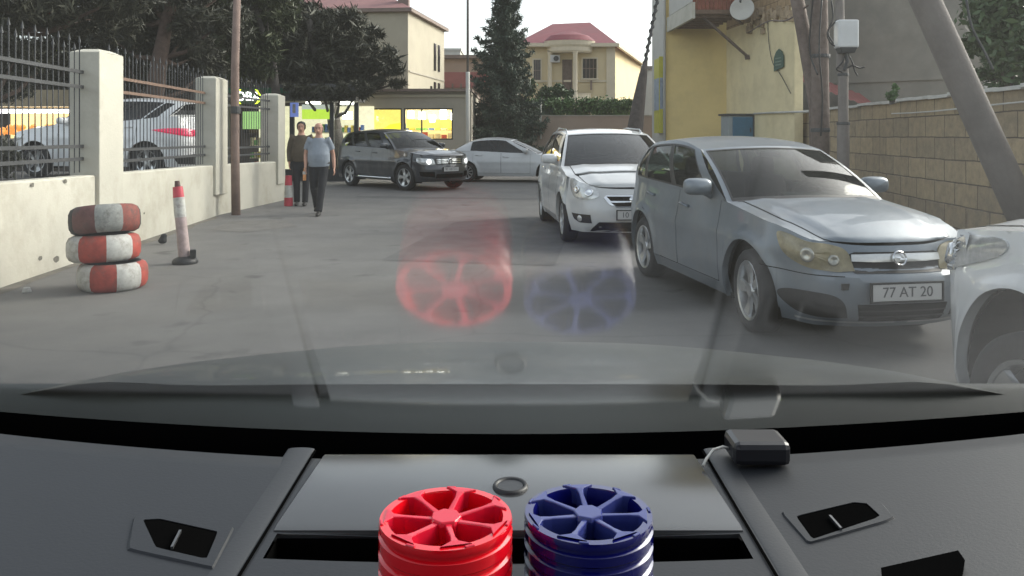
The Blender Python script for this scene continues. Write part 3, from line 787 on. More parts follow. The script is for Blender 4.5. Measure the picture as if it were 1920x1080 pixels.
def pine(label, base, trunk, clumps, per, size, lm, bark, r0, group='pines behind the fence', flat=.6, limbs=True):
    """trunk: list of world points; clumps: list of (world centre, radius)"""
    t = thing('pine_tree', label, 'tree', base, 0, group)
    bs = Vector(base)
    tr = [Vector(p) - bs for p in trunk]
    k = MB(); n_ = len(tr)
    k.tube(tr, [r0 * (1 - .6 * i / (n_ - 1)) for i in range(n_)], 10)
    if limbs:
        for c, r in clumps[::1]:
            c = Vector(c) - bs
            best = min(tr[1:], key=lambda q: (q - c).length + (2 if q.z > c.z else 0))
            mid = best.lerp(c, .5) + Vector((0, 0, -.12 * (c - best).length))
            k.tube([best, mid, c], [r0 * .3, r0 * .2, r0 * .08], 6)
    k.build('trunk', bark, t, smooth=True)
    f = MB()
    cs, rr = [], []
    for c, r in clumps:                                          # every clump breaks up into tufts with gaps between them
        c = np.array(Vector(c) - bs)
        m = max(5, int(16 * r))
        d = rng.normal(0, 1, (m, 3)); d /= np.linalg.norm(d, axis=1)[:, None]
        d *= (r * (.35 + .65 * rng.random(m) ** .5))[:, None]; d[:, 2] *= flat
        cs += list(c + d); rr += list(.30 * r * (.6 + .8 * rng.random(m)))
    leaves(f, cs, rr, per, size, .7, 2.0, .3)
    f.build('crown', lm, t)
    return t

def cl(px, py, d, r): return (P(px, py, d), r)
# far-left pine close behind the fence
pine('dark pine at the far left edge with sky gaps in its crown', (-12.2, 17.8, .6),
     [(-12.4, 18, .5), (-12.1, 18, 2.2), (-12.3, 18, 4), (-12.0, 18.2, 6)],
     [cl(20, 20, 17, .9), cl(60, -40, 17, 1.1), cl(110, 20, 18, .8), cl(150, -20, 18, 1.1), cl(30, 110, 18, .6), cl(100, 105, 19, .55), cl(60, -150, 17, 1.2), cl(150, -130, 18, 1.2), cl(20, -260, 17.5, 1.2), cl(120, -270, 18, 1.0), cl(190, 30, 19, .9), cl(15, 175, 19, .6), cl(240, -10, 18, .9)],
     80, .075, M['pine'], M['bark'], .26)
# the reddish-trunk pine in the middle of the lot
pine('pine with a reddish leaning trunk behind the white vehicle', (-9.6, 21.5, 0),
     [P(285, 255, 21.5) * 1, P(288, 190, 21.5), P(300, 110, 21.5), P(312, 40, 21.8), P(330, -40, 22)],
     [cl(255, 40, 22, .9), cl(330, 10, 22, 1.1), cl(395, 60, 22, 1.0), cl(360, 110, 23, .8), cl(270, -20, 22, 1.2), cl(220, 80, 22, .8), cl(405, 0, 22, 1.0), cl(330, -110, 22, 1.3), cl(250, -160, 22, 1.2), cl(400, -190, 22, 1.2), cl(310, -260, 22, 1.2), cl(340, 75, 23, .8), cl(240, 120, 23, .55), cl(390, 125, 23, .55), cl(300, 60, 23.5, 1.0), cl(200, 20, 23, 1.0)],
     80, .08, M['pine'], M['bark'], .30)
# big spreading pine in the centre-left with two trunks
pine('big dark pine spreading over the road in front of the beige building', (-6.3, 28.5, 0),
     [Vector(((637 - 960) / F_PX * 28, 28, 0)), P(634, 280, 28), P(625, 220, 28), P(612, 170, 28), P(596, 110, 28), P(580, 40, 28)],
     [cl(650, 60, 28, 1.2), cl(610, 90, 28, 1.3), cl(690, 110, 27.5, .95), cl(640, 120, 28, 1.2), cl(715, 128, 27.5, .62), cl(575, 60, 28.5, 1.4), cl(560, 115, 28, 1.2), cl(590, 140, 27.5, .9), cl(665, 140, 28, .75), cl(738, 136, 27.5, .32), cl(742, 156, 27.5, .25), cl(540, 140, 28, .8), cl(685, 80, 28, .8), cl(620, 40, 29, .9), cl(700, 146, 27.5, .5), cl(560, 166, 25.8, .45), cl(605, 170, 25.8, .42), cl(640, 172, 25.8, .38), cl(672, 168, 26, .4)],
     85, .095, M['pine'], M['barkg'], .30)
pine('second pine at the corner, its trunk beside the lit shop window', (-5.9, 30.5, 0),
     [GR(658, 326), P(655, 240, 30.5), P(650, 185, 30.5), P(640, 120, 30.5)],
     [cl(520, 80, 30, 1.3), cl(500, 130, 30, 1.0), cl(545, 30, 30, 1.2), cl(575, 158, 30, .8), cl(640, 160, 30, .7)],
     75, .10, M['pine'], M['barkg'], .24)
pine('lighter green pine showing right behind the thin brown pole', (-9.3, 26, 0),
     [P(522, 330, 26), P(520, 200, 26), P(512, 120, 26), P(480, 20, 26)],
     [cl(455, 20, 26, 1.0), cl(500, 30, 26, 1.0), cl(450, 80, 26, .9), cl(480, 90, 26, .9), cl(460, 130, 26, .8), cl(520, 10, 26.5, 1.0), cl(440, -20, 26, 1.2), cl(500, -110, 26, 1.4), cl(450, -200, 26, 1.3), cl(540, -200, 26.5, 1.2), cl(500, 120, 26, .7), cl(440, 130, 26, .5), cl(415, 95, 26, .8)],
     75, .09, M['pineg'], M['barkg'], .2)

# more pines further back, and a long dark building behind the lot
pine('dark pine far back behind the fruit stall', (-17.5, 31, 0), [P(95, 320, 31), P(100, 180, 31), P(110, 60, 31)],
     [cl(60, 60, 31, 1.5), cl(130, 90, 31, 1.4), cl(20, 110, 31, 1.3), cl(100, 140, 31, 1.0), cl(180, 60, 31, 1.4), cl(40, 10, 31, 1.6), cl(140, 20, 31, 1.6), cl(200, 120, 31, 1.1), cl(30, 150, 31, .9)],
     70, .11, M['pine'], M['barkg'], .26)
pine('dark pine far back, right of the reddish trunk', (-12.5, 31, 0), [P(362, 320, 31), P(365, 180, 31), P(372, 60, 31)],
     [cl(330, 70, 31, 1.5), cl(400, 90, 31, 1.4), cl(280, 110, 31, 1.3), cl(360, 140, 31, 1.0), cl(440, 60, 31, 1.4), cl(300, 10, 31, 1.6), cl(400, 20, 31, 1.6), cl(420, 150, 31, 1.0), cl(250, 60, 31, 1.3), cl(240, 140, 31, .9), cl(310, 150, 31, .8)],
     70, .11, M['pine'], M['barkg'], .26)
lb_ = thing('long_building', 'long low dark brown building behind the pines and the white crossover', 'building', (-15.5, 34, 0))
M['dkbrown'] = mat('dark_brown_render', (.075, .062, .055), .9, var=.3, scale=.6, stain=(.12, .10, .085), stain_amt=.8, stain_scale=.8)
k = MB(); k.box((0, 1.5, 2.1), (15, 3, 4.2)); k.build('wall', M['dkbrown'], lb_)
k = MB(); k.box((0, 1.5, 4.28), (15.4, 3.5, .16)); k.build('roof', M['cornice'], lb_)
for xx in (-5.5, -2.2, 1.2, 4.6):
    k = MB(); k.box((xx, -.02, 2.3), (1.3, .1, 1.3)); k.build('window', M['win'], lb_)
# the fir
fb = Vector(((947 - 960) / F_PX * 33.0, 33.0, 0))
fr = thing('fir_tree', 'tall dark conifer standing left of the red-roofed yellow house', 'tree', fb)
H = 8.2
k = MB(); k.tube([(0, 0, -.1), (0, 0, 3), (.02, 0, 6), (.1, 0, H)], [.2, .15, .08, .015], 9)
f = MB()
lv = 0
z = 1.15
while z < H - .1:
    frac = (z - 1.1) / (H - 1.1)
    Lb = (1.95 * (1 - frac) ** .85 + .12)
    nb = 6 if frac < .7 else 4
    for j in range(nb):
        a = 2 * PI * (j + rng.random() * .7) / nb + lv
        l = Lb * (.45 + .75 * rng.random())
        p0 = Vector((.05 * frac, 0, z)); p1 = p0 + Vector((math.cos(a) * l, math.sin(a) * l, -.10 * l + .1 * frac)); p2 = p1 + Vector((math.cos(a) * l * .1, math.sin(a) * l * .1, .12))
        k.tube([p0, p1, p2], [.03, .015, .006], 5)
        m = max(3, int(l * 8))
        cs = [p0.lerp(p1, (q + .6) / m) + Vector((0, 0, -.05)) for q in range(m)] + [p2]
        leaves(f, [tuple(c) for c in cs], [.12 + .13 * (1 - q / (m + 1)) for q in range(m + 1)], 24, .085, .8, 1.8, .28)
    z += .26 if frac < .7 else .2; lv += .9
k.build('trunk', M['barkg'], fr, smooth=True); f.build('crown', M['fir'], fr)

# hedge and shrubs on the wall in front of the yellow house
def shrub(label, cs, per, size, m, cat='shrub', group='greenery on the pinkish wall', name='shrub', stem=True):
    c0 = Vector(cs[0][0])
    base = Vector((c0.x, c0.y, min(Vector(c).z for c, r in cs) - max(r for c, r in cs)))
    t = thing(name, label, cat, base, 0, group)
    f = MB(); tuft, rr = [], []
    for c, r in cs:
        c = np.array(Vector(c) - base); mm = max(6, int(14 * r + 5))
        d = rng.normal(0, 1, (mm, 3)); d /= np.linalg.norm(d, axis=1)[:, None]; d *= r * .8 * (rng.random(mm)[:, None] ** .4)
        tuft += list(c + d); rr += [r * .42] * mm
    leaves(f, tuft, rr, per, size, .9, 1.2)
    f.build('leaves', m, t)
    if stem:
        k = MB()
        for c, r in cs: k.tube([Vector((0, 0, 0)), (Vector(c) - base) * .6 + Vector((0, 0, -.1)), Vector(c) - base], [.04, .03, .012], 5)
        k.build('stems', M['barkg'], t)
    return t
hd = thing('hedge', 'clipped green hedge along the top of the pinkish wall', 'hedge', P(1080, 215, 34.4))
f = MB(); h0 = P(1080, 215, 34.4)
cs = [(P(980 + 212 * rng.random(), 190 + 26 * rng.random() + 0, 34.2 + .5 * rng.random()) - h0) for i in range(230)]
leaves(f, [tuple(c) for c in cs], [.3] * len(cs), 26, .075, .8, 1.2); f.build('leaves', M['hedge'], hd)
k = MB()
for i in range(16): q = P(985 + i * 13.4, 200, 34.4) - h0; k.tube([q + Vector((0, 0, -.9)), q, q + Vector((.06, 0, .3))], .03, 5)
k.build('stems', M['barkg'], hd)
shrub('dark green shrub before the house porch, above the hedge', [cl(1030, 175, 36, .5), cl(1050, 165, 36, .4), cl(1012, 185, 36, .5), cl(1065, 178, 36, .35), cl(995, 165, 36, .4)], 40, .08, M['bush'])
shrub('small green weed growing on top of the stone block wall', [(P(1675, 178, 13.8), .11), (P(1677, 165, 13.8), .07), (P(1668, 180, 13.8), .08)], 40, .025, M['hedge'], 'plant', None, 'wall_weed')
shrub('large dark green tree crown in the upper right corner', [cl(1880, 40, 17, .9), cl(1905, 100, 17, .8), cl(1850, 90, 17.5, .55), cl(1925, 0, 17, 1.1), cl(1870, 140, 17.2, .5), cl(1930, 150, 17, .7), cl(1845, 20, 17.6, .5), cl(1900, -40, 17, 1.1)], 42, .09, M['bush'], 'tree', None, 'leafy_tree')
shrub('dark bush at the far left behind the iron fence', [(Vector((-10.3, 15.6, 1.25)), .45), (Vector((-9.9, 15.4, 1.05)), .35), (Vector((-10.8, 15.8, 1.1)), .5)], 40, .06, M['pine'], 'shrub', None, 'shrub')

# ------------------------------------------------------------------ buildings at the end of the road
M['beige'] = mat('beige_render', (.40, .365, .30), .88, var=.07, scale=.9, stain=(.30, .28, .23), stain_amt=.6, stain_scale=.5)
M['beigel'] = mat('light_beige_render', (.44, .40, .31), .88, var=.06, scale=.9, stain=(.34, .31, .25), stain_amt=.5, stain_scale=.5)
M['tile'] = mat('dull_red_roof', (.24, .115, .11), .8, var=.15, scale=2, stain=(.19, .10, .10), stain_amt=.7, stain_scale=.6)
M['tilered'] = mat('dark_red_roof', (.17, .028, .038), .65, var=.15, scale=2, stain=(.13, .04, .045), stain_amt=.6, stain_scale=.4)
bb = thing('beige_apartment_building', 'three-storey beige building with a dull red roof rising behind the corner shop', 'building', (-4.76, 36, 0))
A = Vector((0, 0, 0)); Bq = Vector((1.08, 6.7, 0)); Cq = Vector((-7.0, .6, 0))
hz_ = 7.2
k = MB(); k.quad(Cq, A, A + Vector((0, 0, hz_)), Cq + Vector((0, 0, hz_))); k.quad(A, Bq, Bq + Vector((0, 0, hz_)), A + Vector((0, 0, hz_)))
k.quad(Bq, Bq + Cq, Bq + Cq + Vector((0, 0, hz_)), Bq + Vector((0, 0, hz_))); k.quad(Bq + Cq, Cq, Cq + Vector((0, 0, hz_)), Bq + Cq + Vector((0, 0, hz_)))
k.build('wall', M['beigel'], bb)
def oc(p, m_): # eaves outline pushed out
    cc = (A + Bq + Cq + Bq + Cq) / 4
    q = p - cc; return p + Vector((q.x, q.y, 0)).normalized() * m_
E_ = [oc(A, .3), oc(Bq, .3), oc(Bq + Cq, .3), oc(Cq, .3)]
k = MB(); k.add([p + Vector((0, 0, hz_ - .0)) for p in E_] + [p + Vector((0, 0, hz_ + .16)) for p in E_], [(0, 3, 2, 1), (4, 5, 6, 7), (0, 1, 5, 4), (1, 2, 6, 5), (2, 3, 7, 6), (3, 0, 4, 7)]); k.build('cornice', M['cornice'], bb)
cc = sum(E_, Vector()) / 4
k = MB(); r1, r2 = cc + Vector((1.2, 0, hz_ + 1.5)), cc + Vector((-1.2, 0, hz_ + 1.5)); up = Vector((0, 0, hz_ + .165))
k.add([E_[0] + up, E_[1] + up, E_[2] + up, E_[3] + up, r1, r2], [(0, 1, 4), (1, 2, 5, 4), (2, 3, 5), (3, 0, 4, 5)]); k.build('roof', M['tile'], bb)
k = MB(); k.box((-.35, 1.2, hz_ + .75), (.5, .5, 1.3)); k.build('chimney', M['cornice'], bb)
ud = Bq.normalized(); un = Vector((ud.y, -ud.x, 0))
for f0, z0, z1 in ((.70, 4.9, 6.3), (.82, 4.9, 6.3), (.70, 2.6, 4.3), (.82, 2.6, 4.3)):
    k = MB(); k.box(ud * (6.78 * f0) + un * .02 + Vector((0, 0, (z0 + z1) / 2)), (.06, .34, z1 - z0), -math.atan2(ud.x, ud.y)); k.build('window', M['win'], bb)
k = MB(); k.box(ud * 4.0 + un * .02 + Vector((0, 0, 3.8)), (.06, .2, .5), -math.atan2(ud.x, ud.y)); k.build('vent', M['win'], bb)
k = MB(); k.box(ud * 3.4 + un * .015 + Vector((0, 0, 4.5)), (.05, 6.6, .07), -math.atan2(ud.x, ud.y)); k.build('string_course', M['beige'], bb)
for xx in (-2.2, -4.2):
    for zz in (2.8, 5.2):
        k = MB(); k.box((xx, -.0 + -.6 * xx / 7 * .14 * 7 / 7 - .02, zz + .6), (.9, .12, 1.2)); k.build('window', M['win'], bb)

M['lamp'] = mat('lit_lamp', (1, 1, 1), .5, var=0, emit=(1, .95, .85), estr=6.0)
M['lampw'] = mat('lit_strip', (1, 1, 1), .5, var=0, emit=(1, .97, .92), estr=4.0)
M['litwarm'] = mat('lit_shop_back', (.6, .5, .3), .8, var=.25, scale=3, emit=(1, .72, .28), estr=.55)
M['lityel'] = mat('lit_yellow_poster', (.7, .55, .1), .6, var=.2, scale=2.5, emit=(.95, .72, .16), estr=.55)
M['lityel2'] = mat('lit_bright_yellow', (.8, .7, .05), .6, var=.1, scale=4, emit=(1, .85, .03), estr=.7)
M['litlime'] = mat('lit_lime_poster', (.4, .6, .06), .6, var=.35, scale=2, emit=(.50, .72, .05), estr=.5)
M['litcream'] = mat('lit_store_back', (.6, .55, .42), .8, var=.35, scale=3, emit=(.95, .88, .60), estr=.42)
M['litgreen'] = mat('lit_green_wall', (.3, .5, .2), .8, var=.3, scale=2, emit=(.42, .72, .25), estr=.4)
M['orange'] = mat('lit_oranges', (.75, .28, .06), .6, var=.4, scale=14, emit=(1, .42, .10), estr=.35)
M['shopgl'] = glass_mat('shop_glass', (.93, .95, .93), .05)
GOODS = [mat('goods_' + c, v, .6, var=.3, scale=20) for c, v in (('red', (.5, .08, .05)), ('green', (.15, .4, .1)), ('cream', (.7, .6, .4)), ('blue', (.1, .2, .5)), ('yellow', (.7, .55, .08)))]
def goods(parent, x0, x1, y, zs, n_, sz=.22):
    k = MB()
    for z in zs:
        k.mi = 2
        k.box(((x0 + x1) / 2, y, z - .02), (x1 - x0, .4, .03))
        for i in range(n_):
            k.mi = int(rng.integers(0, 5)); h = sz * (.6 + .6 * rng.random())
            k.box((x0 + (x1 - x0) * (i + .5) / n_, y - .03, z + h / 2), ((x1 - x0) / n_ * .8, .25, h))
    k.build('shelves', GOODS, parent)
# corner shop, flat-roofed, straight ahead
yS = 30.0
def sx(px, y=yS): return (px - 960) / F_PX * y
def sz(py, y=yS): return CAM_H - (py - HZ) / F_PX * y
cs_ = thing('corner_shop', 'low flat-roofed beige corner shop with two brightly lit yellow windows', 'shop', (sx(770), yS, 0))
X0 = sx(770)
def S_(px): return sx(px) - X0
zt, zw1, zw0 = sz(172), sz(203), sz(262)
xs_ = [S_(655), S_(692), S_(753), S_(757), S_(849), S_(884)]
k = MB()
k.box(((xs_[0] + xs_[1]) / 2, .15, zt / 2), (xs_[1] - xs_[0], .3, zt))
k.box(((xs_[4] + xs_[5]) / 2, .15, zt / 2), (xs_[5] - xs_[4], .3, zt))
k.box(((xs_[1] + xs_[4]) / 2, .15, (zt + zw1) / 2), (xs_[4] - xs_[1] - .004, .296, zt - zw1))
k.box(((xs_[1] + xs_[4]) / 2, .15, zw0 / 2), (xs_[4] - xs_[1] - .004, .296, zw0))
k.box(((xs_[2] + xs_[3]) / 2, .15, (zw0 + zw1) / 2), (xs_[3] - xs_[2], .29, zw1 - zw0))
k.box((xs_[0] + .1, 3.2, zt / 2), (.2, 5.8, zt - .01)); k.box((xs_[5] - .1, 3.2, zt / 2), (.2, 5.8, zt - .01)); k.box(((xs_[0] + xs_[5]) / 2, 6.2, zt / 2), (xs_[5] - xs_[0], .2, zt))
k.build('wall', M['beige'], cs_)
k = MB(); k.box(((xs_[0] + xs_[5]) / 2, 3.0, zt + .05), (xs_[5] - xs_[0] + .1, 6.6, .1)); k.build('roof', M['cornice'], cs_)
k = MB(); k.box(((xs_[0] + xs_[5]) / 2, -.03, sz(180)), (xs_[5] - xs_[0] + .06, .1, .10)); k.build('cornice', M['beigel'], cs_)
k = MB(); k.box(((xs_[1] + xs_[2]) / 2, .5, (zw0 + zw1) / 2), (xs_[2] - xs_[1], .05, zw1 - zw0 + .1)); o = k.build('yellow_poster', M['lityel'], cs_)
k = MB(); k.prism([(xs_[1] + .1, zw0), (xs_[2], zw0), (xs_[2], zw0 + .66), (xs_[2] - .5, zw0 + .6), (xs_[1] + .5, zw0 + .45)], (0, .44, 0), (1, 0, 0), (0, 0, 1), (0, .03, 0)); k.build('bright_poster', M['lityel2'], cs_)
k = MB(); k.box(((xs_[3] + xs_[4]) / 2, 1.6, (zw0 + zw1) / 2), (xs_[4] - xs_[3] + 1.0, .05, zw1 - zw0 + .8)); k.build('back_wall', M['litwarm'], cs_)
goods(cs_, xs_[3] - .2, xs_[4] + .2, 1.2, (zw0 + .05, zw0 + .38), 9, .22)
k = MB()
for i in range(5):
    xx = xs_[3] + .18 + i * .42
    k.box((xx, .75 + .1 * (i % 2), zw1 - .22 - .08 * (i % 3)), (.24, .2, .30 + .1 * (i % 2)))
k.build('lamp_row', M['lamp'], cs_, bevel=.05)
k = MB(); k.box(((xs_[3] + xs_[4]) / 2, .7, zw0 + .62), (xs_[4] - xs_[3], .03, .34)); k.build('yellow_banner', M['lityel'], cs_)
for xa, xb in ((xs_[1], xs_[2]), (xs_[3], xs_[4])):
    k = MB(); w_ = .05; xm = (xa + xb) / 2
    for z in (zw0 + w_ / 2, zw1 - w_ / 2): k.box((xm, .12, z), (xb - xa, .08, w_))
    for x in (xa + w_ / 2, xb - w_ / 2) + ((xs_[3] + (xs_[4] - xs_[3]) * .36,) if xa == xs_[3] else ()): k.box((x, .12, (zw0 + zw1) / 2), (w_, .08, zw1 - zw0 - 2 * w_))
    wf = k.build('window', M['iron'], cs_)
    k = MB(); k.quad((xa, .1, zw0), (xb, .1, zw0), (xb, .1, zw1), (xa, .1, zw1)); k.build('pane', M['shopgl'], wf)

# grocery store on the left behind the fence, with its lit sign
yO = 26.5
st_ = thing('grocery_store', 'lit grocery store with a glowing sign and lime green posters, behind the men', 'shop', (sx(545, yO), yO, 0))
X0 = sx(545, yO)
def T_(px): return sx(px, yO) - X0
zt = sz(160, yO); zf = sz(192, yO)
k = MB(); k.box(((T_(425) + T_(668)) / 2, .7, (zt + zf) / 2 + .05), (T_(668) - T_(425), 1.6, zt - zf)); k.build('fascia', mat('dark_grey_fascia', (.10, .10, .105), .7, var=.15), st_)
k = MB(); k.box(((T_(425) + T_(545)) / 2, -.13, sz(170, yO)), (T_(545) - T_(425) - .1, .05, .18)); k.build('green_trim', mat('dark_green_trim', (.03, .14, .09), .6, var=.1), st_)
k = MB(); k.box(((T_(425) + T_(668)) / 2, 3.4, zf / 2), (T_(668) - T_(425), .1, zf)); k.build('back_wall', M['litcream'], st_)
k = MB()
for px in (425, 505, 547, 622, 668): k.box((T_(px), .05, zf / 2), (.14, .14, zf))
k.box(((T_(425) + T_(668)) / 2, .05, .2), (T_(668) - T_(425), .10, .4)); k.build('frame', M['iron'], st_)
k = MB(); k.box(((T_(562) + T_(622)) / 2, .3, sz(213, yO)), (T_(622) - T_(562), .04, .36)); k.build('lime_poster', M['litlime'], st_)
k = MB(); k.box(((T_(562) + T_(622)) / 2, .3, sz(200, yO)), (T_(622) - T_(562), .05, .16)); k.build('grey_poster', mat('lit_grey_poster', (.5, .52, .48), .7, var=.2, emit=(.7, .75, .65), estr=.3), st_)
k = MB(); k.box(((T_(446) + T_(500)) / 2, .5, sz(225, yO)), (T_(500) - T_(446), .04, .6)); k.build('green_panel', M['litgreen'], st_)
k = MB(); k.box(((T_(546) + T_(561)) / 2, -.1, sz(206, yO)), (T_(561) - T_(546), .06, .48)); k.build('blue_sign', mat('blue_sign', (.10, .14, .38), .5, var=.1, emit=(.2, .28, .7), estr=.25), st_)
k = MB(); k.box(((T_(548) + T_(559)) / 2, -.14, sz(204, yO)), (.1, .02, .3)); k.build('sign_mark', M['plate'], st_)
for px_, yy_, zz_, s_l in ((575, .9, 189, (.42, .4, .12)), (640, .9, 190, (.4, .4, .14)), (641, .9, 215, (.34, .04, .25))):
    k = MB(); k.box((T_(px_), yy_, sz(zz_, yO)), s_l); k.build('ceiling_lamp', M['lamp'], st_)
goods(st_, T_(555), T_(660), 2.2, (.3, .75, 1.2, 1.65), 16, .26)
goods(st_, T_(435), T_(500), 2.0, (.3, .75, 1.2), 9, .26)
k = MB(); k.quad((T_(425), -.02, .4), (T_(668), -.02, .4), (T_(668), -.02, zf), (T_(425), -.02, zf)); k.build('pane', M['shopgl'], st_)
M['signw'] = mat('lit_sign_white', (.9, .9, .9), .5, var=0, emit=(1, 1, .95), estr=2.2)
M['signy'] = mat('lit_sign_yellow', (.8, .9, .1), .5, var=0, emit=(.72, .95, .05), estr=1.4)
I3 = Matrix(((1, 0, 0), (0, 0, -1), (0, 1, 0)))
ssy = yO - .25
k = MB(); k.box((T_(470), -.16, sz(182, yO)), (T_(496) - T_(444), .1, .5)); sb = k.build('sign_board', mat('sign_board', (.03, .06, .03), .6, var=.1), st_)
text_obj('sign_letters', 'OBA', .42, M['signw'], (T_(469), -.24, sz(182, yO)), I3, st_, .02, .95)
text_obj('sign_bracket', '(', .52, M['signy'], (T_(449.5), -.24, sz(180, yO)), I3, st_, .02, 1.6)
text_obj('sign_bracket', ')', .52, M['signy'], (T_(489.5), -.24, sz(180, yO)), I3, st_, .02, 1.6)

# market stall, far left
ms = thing('market_stall', 'fruit stall with a white light strip and orange goods, at the far left', 'stall', (sx(75, 24), 24, .65))
k = MB(); k.box((0, 0, .4), (2.5, .8, .8)); k.build('counter', M['beige'], ms)
k = MB(); k.box((0, -.25, 1.62), (2.5, .08, .11)); k.build('light_strip', M['lampw'], ms)
k = MB(); k.box((0, .2, 2.0), (2.7, 1.4, .5)); k.build('awning', mat('tan_awning', (.36, .30, .2), .8, var=.15), ms)
k = MB(); k.box((0, .5, 1.25), (2.4, .05, .9)); k.build('back_board', M['litwarm'], ms)
k = MB()
for i in range(46):
    k.lathe([(0, -.09), (.07, -.06), (.1, 0), (.07, .06), (0, .09)], 7, c=(-1.1 + 2.2 * rng.random(), -.3 + .5 * rng.random(), .9 + .25 * rng.random()))
k.build('oranges', M['orange'], ms, smooth=True)
for x_ in (-1.2, 1.2):
    k = MB(); k.tube([(x_, -.3, 0), (x_, -.3, 1.9)], .03, 8); k.build('post', M['iron'], ms)

# white lamp post at the shop's right corner
wp = GR(877, 328)
wpt = thing('lamp_post', 'slim white post rising at the right corner of the low beige shop', 'post', (wp.x, 29.2, 0))
wpt.location.x = (877 - 960) / F_PX * 29.2
k = MB(); k.tube([(0, 0, 0), (0, 0, 3.9)], .075, 10); k.build('lower_shaft', M['dullw'], wpt, smooth=True)
k = MB(); k.tube([(0, 0, 3.9), (0, 0, 9)], .045, 8); k.build('upper_shaft', M['polegrey'], wpt, smooth=True)

# pinkish wall and gate
M['pinkw'] = mat('pinkish_render', (.41, .31, .245), .9, var=.09, scale=.8, stain=(.33, .27, .22), stain_amt=.6, stain_scale=.5)
pwl = thing('pinkish_wall', 'plain pinkish-beige garden wall below the hedge at the end of the road', 'wall', (0, 0, 0))
xa, xb = sx(962, 33.4), sx(1240, 33.4)
k = MB(); k.box(((xa + xb) / 2, 33.5, 1.18), (xb - xa, .25, 2.36)); k.build('wall_run', M['pinkw'], pwl)
k = MB(); k.box(((xa + xb) / 2, 33.5, 2.385), (xb - xa, .31, .05)); k.build('coping', M['beige'], pwl)
k = MB(); k.tube([P(1014, 260, 33.3), P(1014, 190, 33.3)], .035, 8); k.build('post', M['coping'], pwl)
gt = thing('dark_gate', 'dark brown double gate left of the pinkish wall', 'gate', (sx(922, 34), 34, 0))
k = MB(); w_ = sx(962, 34) - sx(884, 34)
for s_g in (-1, 1): k.box((s_g * w_ / 4, 0, 1.1), (w_ / 2 - .03, .06, 2.1))
k.build('leaf', mat('gate_brown', (.05, .042, .04), .7, var=.2), gt, bevel=.01)
k = MB(); k.box((-w_ / 2 - .06, 0, 1.2), (.12, .2, 2.4)); k.box((w_ / 2 + .0, 0, 1.2), (.1, .2, 2.4)); k.box((0, 0, 2.3), (w_, .14, .12)); k.build('gate_frame', M['cornice'], gt)
k = MB(); k.box((.05, -.05, 1.1), (.03, .04, .2)); k.build('handle', M['iron'], gt)
rkw = thing('rubble_wall', 'rough grey stone wall above the dark gate, behind the conifer', 'wall', (sx(915, 35), 35.2, 0))
k = MB(); k.box((.1, 0, 1.4), (3.0, .3, 2.8)); k.build('wall_run', M['greyb'], rkw)

# houses further back
fh = thing('pinkish_house', 'far low house with a pinkish wall, between the beige building and the conifer', 'house', (sx(868, 46), 46, 0))
k = MB(); k.box((0, 2, (sz(110, 46)) / 2), (4.4, 4, sz(110, 46))); k.build('wall', M['pinkw'], fh)
k = MB(); k.box((0, 1.9, sz(107, 46)), (4.7, 4.4, .2)); k.build('roof', M['cornice'], fh)
k = MB(); k.box((-.2, -.04, sz(150, 46)), (3.6, .1, .9)); k.build('red_panel', M['redroof'], fh)
for i in range(7):
    k = MB(); k.box((-1.6 + i * .5, -.12, sz(165, 46)), (.1, .05, .5)); k.build('baluster', M['cornice'], fh)
fw = thing('far_white_house', 'far pale house just showing above the pinkish house', 'house', (sx(846, 70), 70, 0))
k = MB(); k.box((0, 2, sz(95, 70) / 2), (1.6, 4, sz(95, 70))); k.build('wall', M['dullw'], fw)
k = MB(); k.box((0, 2, sz(95, 70) + .1), (1.8, 4.2, .2)); k.build('roof', M['dullw'], fw)
fg = thing('far_grey_house', 'far grey house seen between the leaning dark timber and the yellow building', 'house', (sx(1218, 60), 60, 0))
k = MB(); k.box((.6, 2, sz(130, 60) / 2), (2.6, 4, sz(130, 60))); k.build('wall', M['dullw'], fg)
k = MB(); k.box((.6, 2, sz(130, 60) + .12), (3.0, 4.4, .24)); k.build('roof', M['polegrey'], fg)

# the yellow house with the red hipped roof
M['hy'] = mat('house_pale_yellow', (.60, .51, .33), .85, var=.05, scale=.8)
M['hy_lit'] = mat('house_pale_yellow_lit', (.72, .58, .34), .85, var=.05, scale=.8)  # same house yellow, the side's sunlight put into the colour
M['trim'] = mat('cream_trim', (.58, .52, .40), .8, var=.05)
yH = 45.0
hs_ = thing('yellow_house', 'pale yellow house with a dark red hipped roof and a columned round porch', 'house', (sx(1145, yH), yH, 0))
X0 = sx(1145, yH)
def H_(px): return sx(px, yH) - X0
ze = sz(84, yH); zg = 0
k = MB(); wl = H_(974)
k.quad((wl, 0, 0), (0, 0, 0), (0, 0, ze), (wl, 0, ze)); k.quad((wl, 12, 0), (wl, 0, 0), (wl, 0, ze), (wl, 12, ze)); k.quad((0, 12, 0), (wl, 12, 0), (wl, 12, ze), (0, 12, ze)); k.build('front_wall', M['hy'], hs_)
rx = sx(1203, 57.5) - X0
k = MB(); k.quad((0, 0, 0), (rx, 12.5, 0), (rx, 12.5, ze), (0, 0, ze)); k.build('side_wall', M['hy_lit'], hs_)
k = MB(); k.box((.0, -.03, ze / 2), (.5, .1, ze)); k.bar((.0, 0, ze / 2 - 1), (rx, 12.5, ze / 2 - 1), .06, .1); k.box((wl / 2, -.03, sz(152, yH)), (-wl, .06, .12)); k.build('pilaster', M['trim'], hs_)
k = MB(); e0, e1, e2, e3 = Vector((.35, -.4, ze)), Vector((rx + .4, 12.9, ze)), Vector((wl - .3, 12.9, ze)), Vector((wl - .3, -.4, ze))
